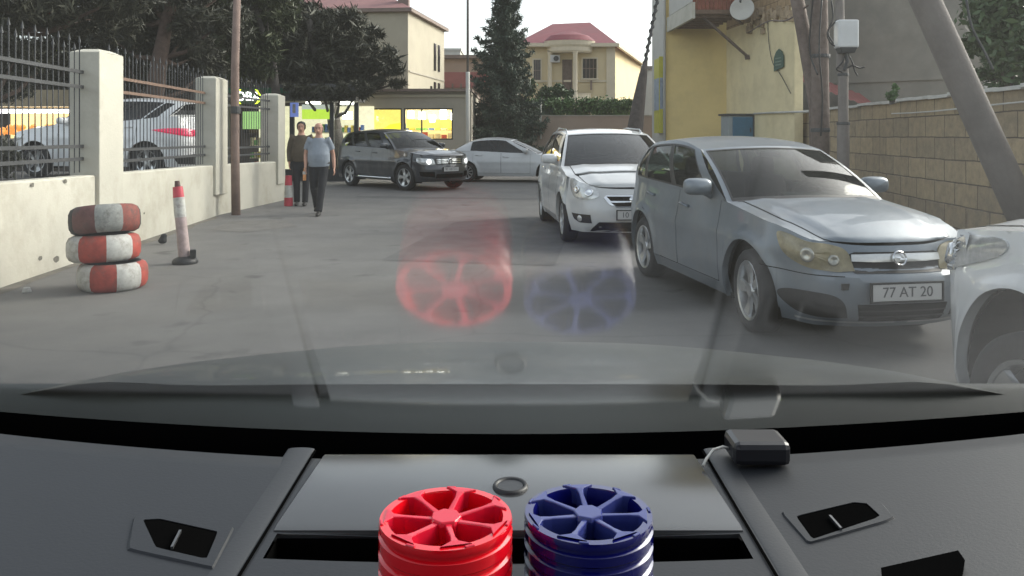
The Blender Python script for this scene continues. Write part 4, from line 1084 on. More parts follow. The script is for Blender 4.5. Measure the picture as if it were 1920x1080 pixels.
q1, q2 = Vector((sx(1106, 50.5) - X0, 5.5, sz(42, 50.5))), Vector((sx(1036, 50.5) - X0, 5.5, sz(45, 50.5)))
rows = [(e0, e1, q1), (e1, e2, q2, q1), (e2, e3, q2), (e3, e0, q1, q2)]
for r_ in rows: k.add(r_, [tuple(range(len(r_)))])
k.add([e0, e1, e2, e3], [(3, 2, 1, 0)])
k.build('roof', M['tilered'], hs_)
k = MB(); k.bar(e0 + Vector((0, 0, -.05)), e1 + Vector((0, 0, -.05)), .16, .2); k.bar(e3 + Vector((0, .0, -.05)), e0 + Vector((0, 0, -.05)), .16, .2); k.build('gutter', M['trim'], hs_)
# round porch
pcx, pr = H_(1068), (H_(1108) - H_(1028)) / 2
k = MB(); rows = []
for z, r_ in ((sz(100, yH), pr * .98), (sz(97, yH), pr * 1.06), (sz(90, yH), pr * 1.06), (sz(86, yH), pr * 1.16), (sz(78, yH), pr * 1.2)):
    rows.append([(pcx - r_ * math.cos(a), -r_ * .62 * math.sin(a), z) for a in np.linspace(0, PI, 17)])
k.grid(rows); k.add(rows[0], [tuple(range(17))]); k.build('porch_cornice', M['trim'], hs_, smooth=False)
k = MB(); rows = []
for z, r_ in ((sz(78, yH), pr * 1.22), (sz(66, yH), pr * .9), (sz(56, yH), pr * .3)):
    rows.append([(pcx - r_ * math.cos(a), -r_ * .62 * math.sin(a) + (pr * 1.22 - r_) * .8, z) for a in np.linspace(0, PI, 17)])
k.grid(rows); k.build('porch_roof', M['tilered'], hs_)
k = MB(); rows = []
for z, r_ in ((sz(200, yH), pr), (sz(178, yH), pr), (sz(175, yH), pr * 1.04)):
    rows.append([(pcx - r_ * math.cos(a), -r_ * .62 * math.sin(a), z) for a in np.linspace(0, PI, 17)])
k.grid(rows); k.build('porch_balcony', M['trim'], hs_)
for px, yy in ((1030.5, -.25), (1076.5, -.75)):
    k = MB(); x = H_(px); k.lathe([(.16, sz(205, yH)), (.16, sz(180, yH)), (.13, sz(178, yH)), (.12, sz(104, yH)), (.16, sz(101, yH)), (.17, sz(99, yH))], 14, c=(x, yy, 0)); k.build('column', M['trim'], hs_, smooth=True)
def house_win(px0, py0, px1, py1, name='window', arch=False, bars=True):
    x0, x1, z0, z1 = H_(px0), H_(px1), sz(py1, yH), sz(py0, yH)
    k = MB(); w_ = .07
    k.box(((x0 + x1) / 2, -.05, z0 - .04), (x1 - x0 + .2, .14, .08)); k.box((x0 - .02, -.03, (z0 + z1) / 2), (w_, .1, z1 - z0)); k.box((x1 + .02, -.03, (z0 + z1) / 2), (w_, .1, z1 - z0)); k.box(((x0 + x1) / 2, -.03, z1 + .03), (x1 - x0 + .1, .1, w_))
    fr_ = k.build(name, M['trim'] if name == 'window' else M['oldwood'], hs_)
    k = MB(); k.box(((x0 + x1) / 2, .0, (z0 + z1) / 2), (x1 - x0, .02, z1 - z0)); k.build('pane', M['win'] if name == 'window' else M['oldwood'], fr_)
    if bars:
        k = MB()
        for q in range(1, 4): k.box((x0 + (x1 - x0) * q / 4, -.04, (z0 + z1) / 2), (.03, .03, z1 - z0))
        k.box(((x0 + x1) / 2, -.045, (z0 + z1) / 2), (x1 - x0, .03, .03)); k.build('grille', M['cornice'], fr_)
house_win(1092, 110, 1119, 147)
house_win(1000, 112, 1014, 152)
house_win(1056, 114, 1071, 172, 'door', bars=False)
k = MB(); k.box((H_(1040), -.2, sz(111, yH)), (.55, .35, .42)); ac = k.build('air_conditioner', M['plate'], hs_, bevel=.02)
k = MB(); k.lathe([(.0, 0), (.15, 0), (.15, .02)], 16, c=(H_(1040) + .06, -.39, sz(111, yH)), M=Matrix.Rotation(R(90), 3, 'X')); k.build('fan', M['iron'], ac)
k = MB(); k.box((H_(1108), -.12, sz(160, yH)), (.1, .1, .55)); k.build('vent_pipe', M['cornice'], hs_)

# ------------------------------------------------------------------ vehicles
def cr(pts, n_):
    """Catmull-Rom through pts (numpy k x d), n_ samples per span"""
    pts = np.asarray(pts, float)
    P_ = np.vstack([2 * pts[0] - pts[1], pts, 2 * pts[-1] - pts[-2]])
    out = []
    for i in range(1, len(P_) - 2):
        p0, p1, p2, p3 = P_[i - 1], P_[i], P_[i + 1], P_[i + 2]
        for t in np.linspace(0, 1, n_, endpoint=False):
            out.append(.5 * ((2 * p1) + (p2 - p0) * t + (2 * p0 - 5 * p1 + 4 * p2 - p3) * t * t + (3 * p1 - p0 - 3 * p2 + p3) * t ** 3))
    out.append(pts[-1])
    return np.array(out)

def sstep(a, b, x):
    t = min(1, max(0, (x - a) / (b - a))); return t * t * (3 - 2 * t)

class Car:
    """local frame: x across, y towards the rear with the front axle at 0, z up"""
    def __init__(s, name, label, cat, loc, yaw, sp):
        s.sp = sp
        s.t = thing(name, label, cat, loc, yaw)
        W, fo, wb, Lr = sp['W'], sp['fo'], sp['wb'], sp['L'] - sp['fo']
        s.W, s.fo, s.wb, s.yr = W, fo, wb, Lr
        s.rw = sp.get('rw', .32); s.ra = s.rw + sp.get('gap', .07); s.zc = s.rw
        bow = sp.get('bow', .12)
        plan = [(0, -fo), (.34 * W, -fo + bow * .10), (.62 * W, -fo + bow * .5), (.82 * W, -fo + bow * 1.35), (.94 * W, -fo + bow * 3.0), (.985 * W, -fo + .62), (W, .12), (W, wb * .33), (W, wb * .66), (W * .995, wb + .05), (W * .965, Lr - .36), (W * .90, Lr - .17), (W * .70, Lr - .05), (W * .4, Lr - .01), (0, Lr)]
        q = cr(plan, 30)
        d = np.concatenate([[0], np.cumsum(np.linalg.norm(np.diff(q, axis=0), axis=1))])
        s.A = d; s.Q = q; s.amax = d[-1]
        tg = np.gradient(q, axis=0); tg /= np.linalg.norm(tg, axis=1)[:, None]
        s.N = np.stack([tg[:, 1], -tg[:, 0]], 1)
        s.i0 = int(np.argmax(q[:, 0] > W * .98))
        # height of the band's upper edge against y, and section insets
        s.top = sp['top']; s.fprof, s.sprof, s.rprof = sp['fprof'], sp['sprof'], sp['rprof']
        s.acow = s.a_of_y(sp['ycow'])
    def a_of_y(s, y):
        m = len(s.Q); lo = s.Q[:, 1]
        return float(np.interp(y, lo, s.A))
    def plan(s, a):
        a = min(abs(a), s.amax)
        return float(np.interp(a, s.A, s.Q[:, 0])), float(np.interp(a, s.A, s.Q[:, 1])), float(np.interp(a, s.A, s.N[:, 0])), float(np.interp(a, s.A, s.N[:, 1]))
    def ztop(s, a):
        y = s.plan(a)[1]; t = s.top
        return float(np.interp(y, [p[0] for p in t], [p[1] for p in t]))
    def zbot(s, a, arch=True):
        x, y, nx, ny = s.plan(a)
        zb = s.sp.get('zb', .2)
        z = zb + .06 * (sstep(.6, .0, abs(y + s.fo)) * .0)
        if arch and x > s.W * .8:
            for yw in (0, s.wb):
                dy = y - yw
                if abs(dy) < s.ra: z = max(z, s.zc + math.sqrt(s.ra ** 2 - dy * dy))
        return z
    def S(s, a, z, off=0.0):
        x, y, nx, ny = s.plan(a)
        wf = sstep(.55, .95, -ny) if ny < 0 else 0          # front facing
        wr = sstep(.55, .95, ny) if ny > 0 else 0
        ws = 1 - wf - wr
        f = lambda pr: float(np.interp(z, [p[0] for p in pr], [p[1] for p in pr]))
        o = wf * f(s.fprof) + ws * f(s.sprof) + wr * f(s.rprof)
        if ws > .3:
            for yw in (0, s.wb):
                r = math.hypot(y - yw, z - s.zc)
                o += s.sp.get('flare', .022) * math.exp(-((r - s.ra) / .065) ** 2) * ws
        # crease along the flank
        if ws > .5: o += .010 * math.exp(-((z - s.sp.get('zcrease', .66)) / .05) ** 2)
        sg = 1 if a >= 0 else -1
        o += off
        return Vector((sg * (x + nx * o), y + ny * o, z))
    def band(s):
        sp = s.sp
        doors = sp.get('doors', [])
        cuts = [0, s.amax]
        for y0, y1 in doors: cuts += [s.a_of_y(y0), s.a_of_y(y1)]
        for yw in (0, s.wb):
            for e in (-1, 1): cuts += [s.a_of_y(yw + e * s.ra), s.a_of_y(yw + e * s.ra) - .004 * e]
        smp = sorted(set(list(np.linspace(0, s.amax, 200)) + cuts))
        dr = [(s.a_of_y(y0), s.a_of_y(y1)) for y0, y1 in doors]
        zlo = sp.get('zsill', .30)
        body = MB()
        nz = 16
        def zl(a): return max(zlo, s.zbot(a) + .035)
        for sg in (-1, 1):
            # body strips, split wherever a door begins or ends
            edges = [0] + sorted(e for d_ in dr for e in d_) + [s.amax]
            for i in range(len(edges) - 1):
                a0, a1 = edges[i], edges[i + 1]
                isd = any(abs(a0 - d_[0]) < 1e-6 and abs(a1 - d_[1]) < 1e-6 for d_ in dr)
                aa = [a for a in smp if a0 - 1e-9 <= a <= a1 + 1e-9]
                rows = []
                for a in aa:
                    b, t = s.zbot(a), (zl(a) if isd else s.ztop(a))
                    m = 3 if isd else nz
                    rows.append([s.S(sg * a, b + (t - b) * j / m) for j in range(m + 1)])
                body.grid(rows, flip=sg > 0)
                # turned-in lower lip
                rows = []
                for a in aa:
                    b = s.zbot(a); p = s.S(sg * a, b); x, y, nx, ny = s.plan(a)
                    rows.append([p + Vector((-sg * nx * .05, -ny * .05, 0.004)), p])
                body.grid(rows, flip=sg > 0)
                if isd:
                    g_ = .006
                    d_ = MB(); aa2 = [a0 + g_] + [a for a in aa if a0 + g_ < a < a1 - g_] + [a1 - g_]
                    rows = []
                    for a in aa2:
                        b, t = zl(a) + g_, s.ztop(a)
                        rows.append([s.S(sg * a, b + (t - b) * j / nz, .001) for j in range(nz + 1)])
                    d_.grid(rows, flip=sg > 0)
                    do = d_.build('door', sp['paint'], s.t, smooth=True)
                    # handle
                    ah = a1 - .16 if a0 < s.a_of_y(s.wb * .5) - .2 else a1 - .2
                    zh = s.ztop(ah) - .13
                    h = MB(); p, p2 = s.S(sg * (ah - .09), zh, .022), s.S(sg * (ah + .09), zh + .01, .022)
                    h.tube([s.S(sg * (ah - .1), zh, 0), p, p2, s.S(sg * (ah + .1), zh + .01, 0)], .013, 8); h.build('handle', sp.get('handle', sp['paint']), do, smooth=True)
                    if sp.get('rubstrip'):
                        h = MB(); zz = sp['rubstrip']
                        rows = [[s.S(sg * a, max(z_, zl(a) + .01), o_) for z_, o_ in ((zz - .03, .002), (zz - .025, .014), (zz + .025, .014), (zz + .03, .002))] for a in np.linspace(a0 + .02, a1 - .02, 14)]
                        h.grid(rows, flip=sg > 0); h.build('trim_strip', sp.get('rubmat', M['black']), do, smooth=False)
        # dark lower cladding
        s.bodymesh = body
    def hoodtop(s, v, w):
        """v -1..1 across, w 0 (front edge) .. 1 (cowl)"""
        sp = s.sp
        ac = sp.get('acorner', .62 * s.W + .1)
        def side(w_, sg): a = ac + (s.acow - ac) * w_; return s.S(sg * a, s.ztop(a))
        def front(v_): a = ac * abs(v_); return s.S(a if v_ >= 0 else -a, s.ztop(a))
        def cowl(v_): return s.cowl(v_)
        l, r = side(w, -1), side(w, 1); fr, cw = front(v), cowl(v)
        u = (v + 1) / 2
        c = l.lerp(r, u) + fr.lerp(cw, w) - (side(0, -1).lerp(side(0, 1), u)).lerp(side(1, -1).lerp(side(1, 1), u), w)
        c.z += sp.get('hcrown', .05) * (1 - v * v) * math.sin(PI * min(1, w * .9 + .08)) ** .7
        for vc, amp in ((.62, sp.get('hcrease', .012)),):
            c.z += amp * math.exp(-((abs(v) - vc) / .09) ** 2) * sstep(0, .25, w)
        return c
    def cowl(s, v):
        p = s.S(s.acow, s.ztop(s.acow)); sp = s.sp
        return Vector((p.x * v, p.y - sp.get('cbow', .16) * (1 - v * v), p.z + sp.get('ccrown', .03) * (1 - v * v)))
    def hood(s):
        sp = s.sp
        ve = .86
        h = MB(); rows = []
        for w in np.linspace(0.0, .965, 22):
            rows.append([s.hoodtop(v, w) + Vector((0, 0, .004)) for v in np.linspace(-ve + .012, ve - .012, 25)])
        h.grid(rows, flip=True); h.build('hood', sp['paint'], s.t, smooth=True)
        for sg in (-1, 1):
            rows = [[s.hoodtop(sg * v, w) for v in np.linspace(ve, 1, 4)] for w in np.linspace(0, 1, 22)]
            s.bodymesh.grid(rows, flip=sg > 0)
        k = MB(); rows = [[s.hoodtop(v, w) + Vector((0, 0, .002)) for v in np.linspace(-.9, .9, 15)] for w in (.965, 1.0)]; k.grid(rows, flip=True)
        rows = [[s.hoodtop(v, w) + Vector((0, 0, -.03)) for v in np.linspace(-.92, .92, 9)] for w in np.linspace(0.02, .97, 8)]; k.grid(rows, flip=True)
        k.build('cowl', M['black'], s.t)
    # greenhouse
    def belt(s, f):
        a = s.acow + (s.aend - s.acow) * f
        return s.S(a, s.ztop(a))
    def redge(s, f):
        q = s.rcurve; i = f * (len(q) - 1); j = min(int(i), len(q) - 2); t = i - j
        return Vector(q[j] * (1 - t) + q[j + 1] * t)
    def G(s, f, t, sg, off=0):
        b, r = s.belt(f), s.redge(f)
        p = b.lerp(r, t); p.x += .035 * math.sin(PI * t) * s.sp.get('bulge', 1) + off
        return Vector((sg * p.x, p.y, p.z))
    def cabin(s):
        sp = s.sp
        s.aend = s.a_of_y(sp['yend'])
        s.rcurve = cr([(x, y, z) for x, y, z in sp['roof']], 14)
        wins = sp['wins']      # list of (f0, f1)
        pil = sp.get('pillars', [])   # black pillar spans
        cuts = sorted(set([0, 1] + [c for w_ in wins for c in w_] + list(np.linspace(0, 1, 33))))
        t0, t1 = sp.get('tw', (.045, .93))
        ts = [0, t0] + list(np.linspace(t0, t1, 9))[1:-1] + [t1, .97, 1.0]
        pilm = MB()
        for sg in (-1, 1):
            rows = [[s.G(f, t, sg) for t in ts] for f in cuts]
            for i in range(len(cuts) - 1):
                fm = (cuts[i] + cuts[i + 1]) / 2
                isw = any(a < fm < b for a, b in wins)
                isb = any(a < fm < b for a, b in pil)
                if isw:
                    s.bodymesh.grid([r_[0:2] for r_ in rows[i:i + 2]], flip=sg > 0); s.bodymesh.grid([r_[-3:] for r_ in rows[i:i + 2]], flip=sg > 0)
                elif isb:
                    s.bodymesh.grid([r_[0:2] for r_ in rows[i:i + 2]], flip=sg > 0); s.bodymesh.grid([r_[-3:] for r_ in rows[i:i + 2]], flip=sg > 0); pilm.grid([r_[1:-2] for r_ in rows[i:i + 2]], flip=sg > 0)
                else:
                    s.bodymesh.grid(rows[i:i + 2], flip=sg > 0)
            for a, b in wins:
                k = MB(); e = .006
                k.grid([[s.G(f, t, sg, -.008) for t in np.linspace(t0, t1, 9)] for f in np.linspace(a, b, 10)], flip=sg > 0)
                wo_ = k.build('side_window', sp['glass'], s.t, smooth=True)
                # dark rubber frame
                k = MB(); lo, hi = (b - a) * .035, .04
                for rr in ([[s.G(f, t, sg, .002) for t in (t0, t0 + hi)] for f in np.linspace(a, b, 10)], [[s.G(f, t, sg, .002) for t in (t1 - hi, t1)] for f in np.linspace(a, b, 10)],
                           [[s.G(f, t, sg, .002) for f in (a, a + lo)] for t in np.linspace(t0, t1, 9)], [[s.G(f, t, sg, .002) for f in (b - lo, b)] for t in np.linspace(t0, t1, 9)]):
                    k.grid(rr, flip=sg > 0)
                k.build('window_frame', sp.get('framemat', M['black']), wo_, smooth=False)
        if pilm.v: pilm.build('door_pillar', M['black'], s.t, smooth=True)
        # windscreen, roof, rear glass
        rb, rr_ = sp.get('rbow', .10), sp.get('rrbow', .06)
        A0, R0, R1, B1 = s.belt(0), s.redge(0), s.redge(1), s.belt(1)
        crn = sp.get('rcrown', .055)
        def rfront(v): return Vector((R0.x * v, R0.y - rb * (1 - v * v), R0.z + crn * (1 - v * v) * .8))
        def rrear(v): return Vector((R1.x * v, R1.y + rr_ * (1 - v * v), R1.z + crn * (1 - v * v) * .6))
        def rbase(v): return Vector((B1.x * v, B1.y + sp.get('bbow', .1) * (1 - v * v), B1.z + .02 * (1 - v * v)))
        def WS(v, t):
            p = s.cowl(v).lerp(rfront(v), t); n_ = .03 * math.sin(PI * t); return p + Vector((0, -n_ * .7, n_ * .7))
        def RG(v, t):
            p = rbase(v).lerp(rrear(v), t); return p + Vector((0, .03 * math.sin(PI * t), 0))
        s.WS, s.RG = WS, RG
        vv = np.linspace(-1, 1, 25); va, ta, tb = .945, .03, .955
        def ring(fn, flip):
            s.bodymesh.grid([[fn(v, t) for v in np.linspace(-1, -va, 3)] for t in np.linspace(0, 1, 13)], flip=flip)
            s.bodymesh.grid([[fn(v, t) for v in np.linspace(va, 1, 3)] for t in np.linspace(0, 1, 13)], flip=flip)
            s.bodymesh.grid([[fn(v, t) for v in np.linspace(-va, va, 21)] for t in (tb, 1)], flip=flip)
        ring(WS, True)
        k = MB(); k.grid([[WS(v, t) for v in np.linspace(-va, va, 21)] for t in np.linspace(ta, tb, 12)], flip=True); ws = k.build('windscreen', sp.get('wsglass', sp['glass']), s.t, smooth=True)
        k = MB(); fz = Vector((0, -.003, .003))
        k.grid([[WS(v, t) + fz for v in np.linspace(-va, va, 21)] for t in (tb - .025, tb)], flip=True); k.grid([[WS(v, t) + fz for v in np.linspace(-va, va, 21)] for t in (-.02, ta + .02)], flip=True)
        for sg in (-1, 1): k.grid([[WS(sg * v, t) + fz for v in (va - .02, va)] for t in np.linspace(0, tb, 12)], flip=True)
        k.build('windscreen_seal', M['black'], ws)
        ring(RG, False)
        s.bodymesh.grid([[RG(v, t) for v in np.linspace(-va, va, 21)] for t in (0, .1)], flip=False)
        k = MB(); k.grid([[RG(v, t) for v in np.linspace(-va, va, 21)] for t in np.linspace(.1, tb, 10)], flip=False); k.build('rear_window', sp['glass'], s.t, smooth=True)
        rows = []
        for f in np.linspace(0, 1, 24):
            e = s.redge(f); row = []
            for v in vv:
                bow = (-rb * (1 - f) ** 3 + rr_ * f ** 3) * (1 - v * v)
                c_ = crn * (1 - v ** 4 * .5 - v * v * .5) * (.8 + .6 * math.sin(PI * f)) * (1 if 0 < f < 1 else 1)
                k_ = (1 - v * v)
                row.append(Vector((e.x * v, e.y + bow, e.z + crn * k_ * (.8 * (1 - f) + .6 * f + .45 * math.sin(PI * f)))))
            rows.append(row)
        k = MB(); k.grid(rows, flip=True)
        k.build('roof', sp['paint'], s.t, smooth=True)
        # rear deck
        if sp['yend'] < s.yr - .1:
            ae = s.aend
            rows = []
            for w in np.linspace(0, 1, 10):
                a = ae + (s.amax - ae) * w
                row = []
                for v in np.linspace(-1, 1, 17):
                    e = s.S(a, s.ztop(a)); row.append(Vector((e.x * v, e.y + sp.get('bbow', .1) * (1 - v * v) * (1 - w), e.z + .02 * (1 - v * v))))
                rows.append(row)
            s.bodymesh.grid(rows, flip=True)
    def finish(s):
        sp = s.sp
        s.bodymesh.build('body', sp['paint'], s.t, smooth=True, weld=True, auto=38)
        # floor, arches, inner tub
        k = MB(); W = s.W; zb = sp.get('zb', .2)
        k.box((0, (s.yr - s.fo) / 2, zb + .06), (2 * W - .62, s.yr + s.fo - .5, .10))
        k.box((0, (s.wb) / 2, zb + .10), (2 * W - .14, s.wb - 2 * s.ra - .06, .12))
        k.box((0, -.1, .5), (2 * W - .66, s.fo * 1.2, .3)); k.box((0, s.wb + .1, .5), (2 * W - .62, .8, .36))
        for yw in (0, s.wb):
            for sg in (-1, 1):
                rows = [[(sg * x, yw + (s.ra + .012) * math.cos(a), s.zc + (s.ra + .012) * math.sin(a)) for x in (W - .06, W - .34)] for a in np.linspace(-.35, PI + .35, 20)]
                k.grid(rows)
        k.build('underbody', M['matte'], s.t)
        # inside
        k = MB(); yc = s.belt(0).y
        zf = .32
        k.box((0, yc + 1.4, zf), (2 * W - .2, 2.6, .06)); k.box((0, yc + .18, s.ztop(s.acow) - .12), (2 * W - .26, .42, .16))
        k.box((0, min(s.yr - .3, yc + 2.6), .62), (2 * W - .3, .2, .6))
        for sg in (-1, 1): k.box((sg * (W - .11), yc + 1.25, .6), (.05, 2.3, .5))
        k.build('interior', M['interior'], s.t, bevel=.03)
        for sx_, yy in ((-.36, yc + 1.05), (.36, yc + 1.05)):
            k = MB(); zs_ = s.ztop(s.acow)
            k.box((sx_, yy, .5), (.5, .5, .18)); k.box((sx_, yy + .32, .82), (.48, .16, .62), Matrix.Rotation(R(-14), 3, 'X'), .85); k.box((sx_, yy + .42, zs_ + .24), (.26, .1, .2), top=.85)
            k.build('front_seat', M['seat'], s.t, bevel=.05)
        k = MB(); k.box((0, yc + 2.05, .8), (1.25, .16, .66), Matrix.Rotation(R(-14), 3, 'X'), .95); k.build('rear_seat', M['seat'], s.t, bevel=.05)
        k = MB(); Mw = Matrix.Translation((0, 0, 0)).to_3x3() @ Matrix.Rotation(R(65), 3, 'X')
        n_ = 24; cpos = Vector((.34, yc + .55, s.ztop(s.acow) - .06))
        k.tube([cpos + Mw @ Vector((.18 * math.cos(2 * PI * i / n_), .18 * math.sin(2 * PI * i / n_), 0)) for i in range(n_ + 1)], .016, 7, cap=False); k.bar(cpos + Mw @ Vector((-.17, 0, 0)), cpos + Mw @ Vector((.17, 0, 0)), .05, .02)
        k.build('steering_wheel', M['black'], s.t, smooth=False)
        s.wheels(); s.mirrors()
    def wheels(s):
        sp = s.sp; r = s.rw; ns = sp.get('spokes', 7); w_ = sp.get('tw_', .205); rr = r * sp.get('rimk', .69)
        My = Matrix.Rotation(R(90), 3, 'Y')
        first = {}
        for sg in (-1, 1):
            Ms_ = Matrix.Rotation(R(90) * sg, 3, 'Y')
            hub = thing('wheel', None, None); hub.parent = s.t
            b = MB(); h = w_ / 2
            b.lathe([(rr, -h * .8), (rr + .01, -h), (r - .03, -h), (r - .008, -h * .8), (r, -h * .4), (r, h * .4), (r - .008, h * .8), (r - .03, h), (rr + .02, h * 1.02), (rr, h * .9), (rr - .02, h * .8), (rr - .02, -h * .8)], 40, M=Ms_)
            b.build('tyre', M['tyre'], hub, smooth=True, auto=50)
            b = MB(); b.lathe([(rr + .002, h * .86), (rr - .005, h * .95), (rr - .022, h * .88), (rr - .03, h * .4), (rr - .03, -.3 * h)], 40, M=Ms_)
            b.lathe([(0, h * .78), (.05, h * .8), (.062, h * .6), (.06, h * .3)], 20, M=Ms_)
            for i in range(ns):
                a = 2 * PI * i / ns + .3
                for da in ((-.12, .12) if sp.get('twin') else (0,)):
                    ww = sp.get('sw', .055) * (.6 if sp.get('twin') else 1)
                    e = Vector((math.cos(a), math.sin(a), 0)); n2 = Vector((-e.y, e.x, 0))
                    def pp(r_, wd, z): return [Ms_ @ (e * r_ + n2 * (wd + da * r_) + Vector((0, 0, z)))]
                    vs = []
                    for r_, w0, z in ((.03, ww * .45, h * .72), (rr * .55, ww * .5, h * .66), (rr - .015, ww * .72, h * .82)):
                        vs += pp(r_, -w0, z - .02) + pp(r_, -w0 * .75, z) + pp(r_, w0 * .75, z) + pp(r_, w0, z - .02)
                    fs = []
                    for q in range(2):
                        for j in range(3): fs.append((q * 4 + j, q * 4 + j + 1, q * 4 + 4 + j + 1, q * 4 + 4 + j))
                    b.add(vs, fs)
            b.build('rim', M['alloy'], hub, smooth=False)
            b = MB(); b.lathe([(0, h * .12), (rr - .028, h * .10)], 28, M=Ms_); b.lathe([(.0, h * .3), (rr * .6, h * .28), (rr * .6, h * .14)], 24, M=Ms_); b.build('brake_disc', M['interior'], hub)
            hub.location = (sg * (s.W - h - .012), 0, s.zc)
            hub.rotation_euler = (0, 0, sp.get('steer', 0))
            h2 = copy_tree(hub, s.t); h2.location = (sg * (s.W - h - .012), s.wb, s.zc); h2.rotation_euler = (R(23), 0, 0)
    def mirrors(s):
        sp = s.sp
        f = sp.get('mirf', .13)
        for sg in (-1, 1):
            p = s.G(f, .03, sg)
            b = MB()
            c = p + Vector((sg * .13, -.02, .085))
            rows = []
            for t in np.linspace(0, PI, 9):
                r_ = math.sin(t) ** .55; yy = -.09 * math.cos(t)
                rows.append([c + Vector((sg * 0 + .125 * r_ * math.copysign(abs(math.cos(a)) ** .6, math.cos(a)), yy, .075 * r_ * math.copysign(abs(math.sin(a)) ** .6, math.sin(a)))) for a in np.linspace(0, 2 * PI, 17)])
            b.grid(rows); b.tube([p + Vector((-sg * .02, .0, 0)), p + Vector((sg * .05, -.01, .03)), c], [.035, .03, .025], 8)
            b.build('mirror', sp.get('mirpaint', sp['paint']), s.t, smooth=True)
    # surface patches in (a, z) coordinates, star shaped
    def patch(s, name, poly, m, off=.006, rings=5, dome=.0, parent=None, sides=True, smooth=True, fn=None, edge=None):
        fn = fn or s.S
        poly = cr(list(poly) + [poly[0]], 6)[:-1] if smooth else np.array([np.asarray(poly[i], float) + (np.asarray(poly[(i + 1) % len(poly)], float) - np.asarray(poly[i], float)) * t for i in range(len(poly)) for t in np.linspace(0, 1, 7)[:-1]])
        c = poly.mean(0); b = MB(); rows = []
        n_ = len(poly)
        base = [fn(q[0], q[1], -.004) for q in poly]
        rows.append(base)
        for k in range(rings):
            f = 1 - k / rings
            rows.append([fn(*(c + (q - c) * f), off + dome * (1 - f * f)) for q in poly])
        cp = fn(c[0], c[1], off + dome)
        flat = [p for r_ in rows for p in r_] + [cp]
        fs = []
        for i in range(len(rows) - 1):
            for j in range(n_): fs.append((i * n_ + j, i * n_ + (j + 1) % n_, (i + 1) * n_ + (j + 1) % n_, (i + 1) * n_ + j))
        li = (len(rows) - 1) * n_
        for j in range(n_): fs.append((li + j, li + (j + 1) % n_, len(flat) - 1))
        b.add(flat, fs)
        return b.build(name, m, parent or s.t, smooth=True, auto=35)
    def frame_at(s, a, z):
        p = s.S(a, z); e = .01
        tx = (s.S(a + e, z) - s.S(a - e, z)).normalized(); tz = (s.S(a, z + e) - s.S(a, z - e)).normalized()
        n_ = tx.cross(tz).normalized()
        x, y, nx, ny = s.plan(a)
        if n_.y * ny < 0 and abs(ny) > .3: n_ = -n_
        return p, tx, tz, n_
    def number_plate(s, a, z, txt, w=.52, h=.115, off=.02, size=.1):
        x, y, nx, ny = s.plan(a)
        p = s.S(a, z)
        out = Vector((0, -1, 0)) if a < .9 else Vector((0, 1, 0))
        right = Vector((1, 0, 0)) if out.y < 0 else Vector((-1, 0, 0))
        c = p + out * off
        b = MB(); b.box(c, (w, .012, h)); pl = b.build('number_plate', M['plate'], s.t, bevel=.004)
        b = MB()
        for dz, ss in ((h / 2 + .006, (w + .03, .018, .012)), (-h / 2 - .006, (w + .03, .018, .012))): b.box(c + Vector((0, 0, dz)), ss)
        for dx in (-w / 2 - .008, w / 2 + .008): b.box(c + Vector((dx, 0, 0)), (.014, .018, h))
        b.build('plate_frame', M['black'], pl)
        Mx = Matrix((right, Vector((0, 0, 1)), out)).transposed()
        text_obj('plate_text', txt, size, M['ink'], c + out * .008, Mx, pl, .001, 1.0)
        return pl

sprofile = lambda zb, zt, tum=.05: [(zb, -.055), (zb + .1, -.018), (zb + .25, -.002), (.62, 0), (.75, -.004), (zt, -tum)]

# --- silver hatchback
y_ = 0
opel = dict(W=.75, fo=.86, wb=2.46, L=4.05, rw=.322, gap=.075, bow=.17, paint=M['opel'], glass=M['cargl'], spokes=5, twin=True, sw=.075, rimk=.72, zb=.20, acorner=.60,
            top=[(-.86, .755), (-.70, .79), (-.5, .845), (-.3, .885), (.0, .925), (.42, .975), (1.2, 1.0), (2.4, 1.045), (3.1, 1.08), (3.3, 1.08)],
            fprof=[(.2, -.10), (.27, -.03), (.36, .0), (.5, 0), (.56, -.012), (.585, -.05), (.60, -.07), (.735, -.105), (.9, -.2)], sprof=sprofile(.2, 1.0, .045),
            rprof=[(.2, -.06), (.35, 0), (.6, 0), (.7, -.06), (1.1, -.10)],
            ycow=.42, yend=2.98, doors=[(.52, 1.45), (1.46, 2.42)],
            roof=[(.60, 1.22, 1.395), (.585, 1.6, 1.46), (.58, 2.0, 1.475), (.565, 2.5, 1.45), (.54, 2.82, 1.385)],
            wins=[(.11, .445), (.475, .78), (.81, .93)], pillars=[(.445, .475), (.78, .81)], mirf=.12, hcrown=.05, zcrease=.70, steer=R(-6), rcrown=.04)
c = Car('hatchback_car', 'silver blue-grey parked hatchback with yellowed headlights and a bare front plate', 'car', (2.551, 6.225, 0), .165, opel)
c.band(); c.hood(); c.cabin(); c.finish()
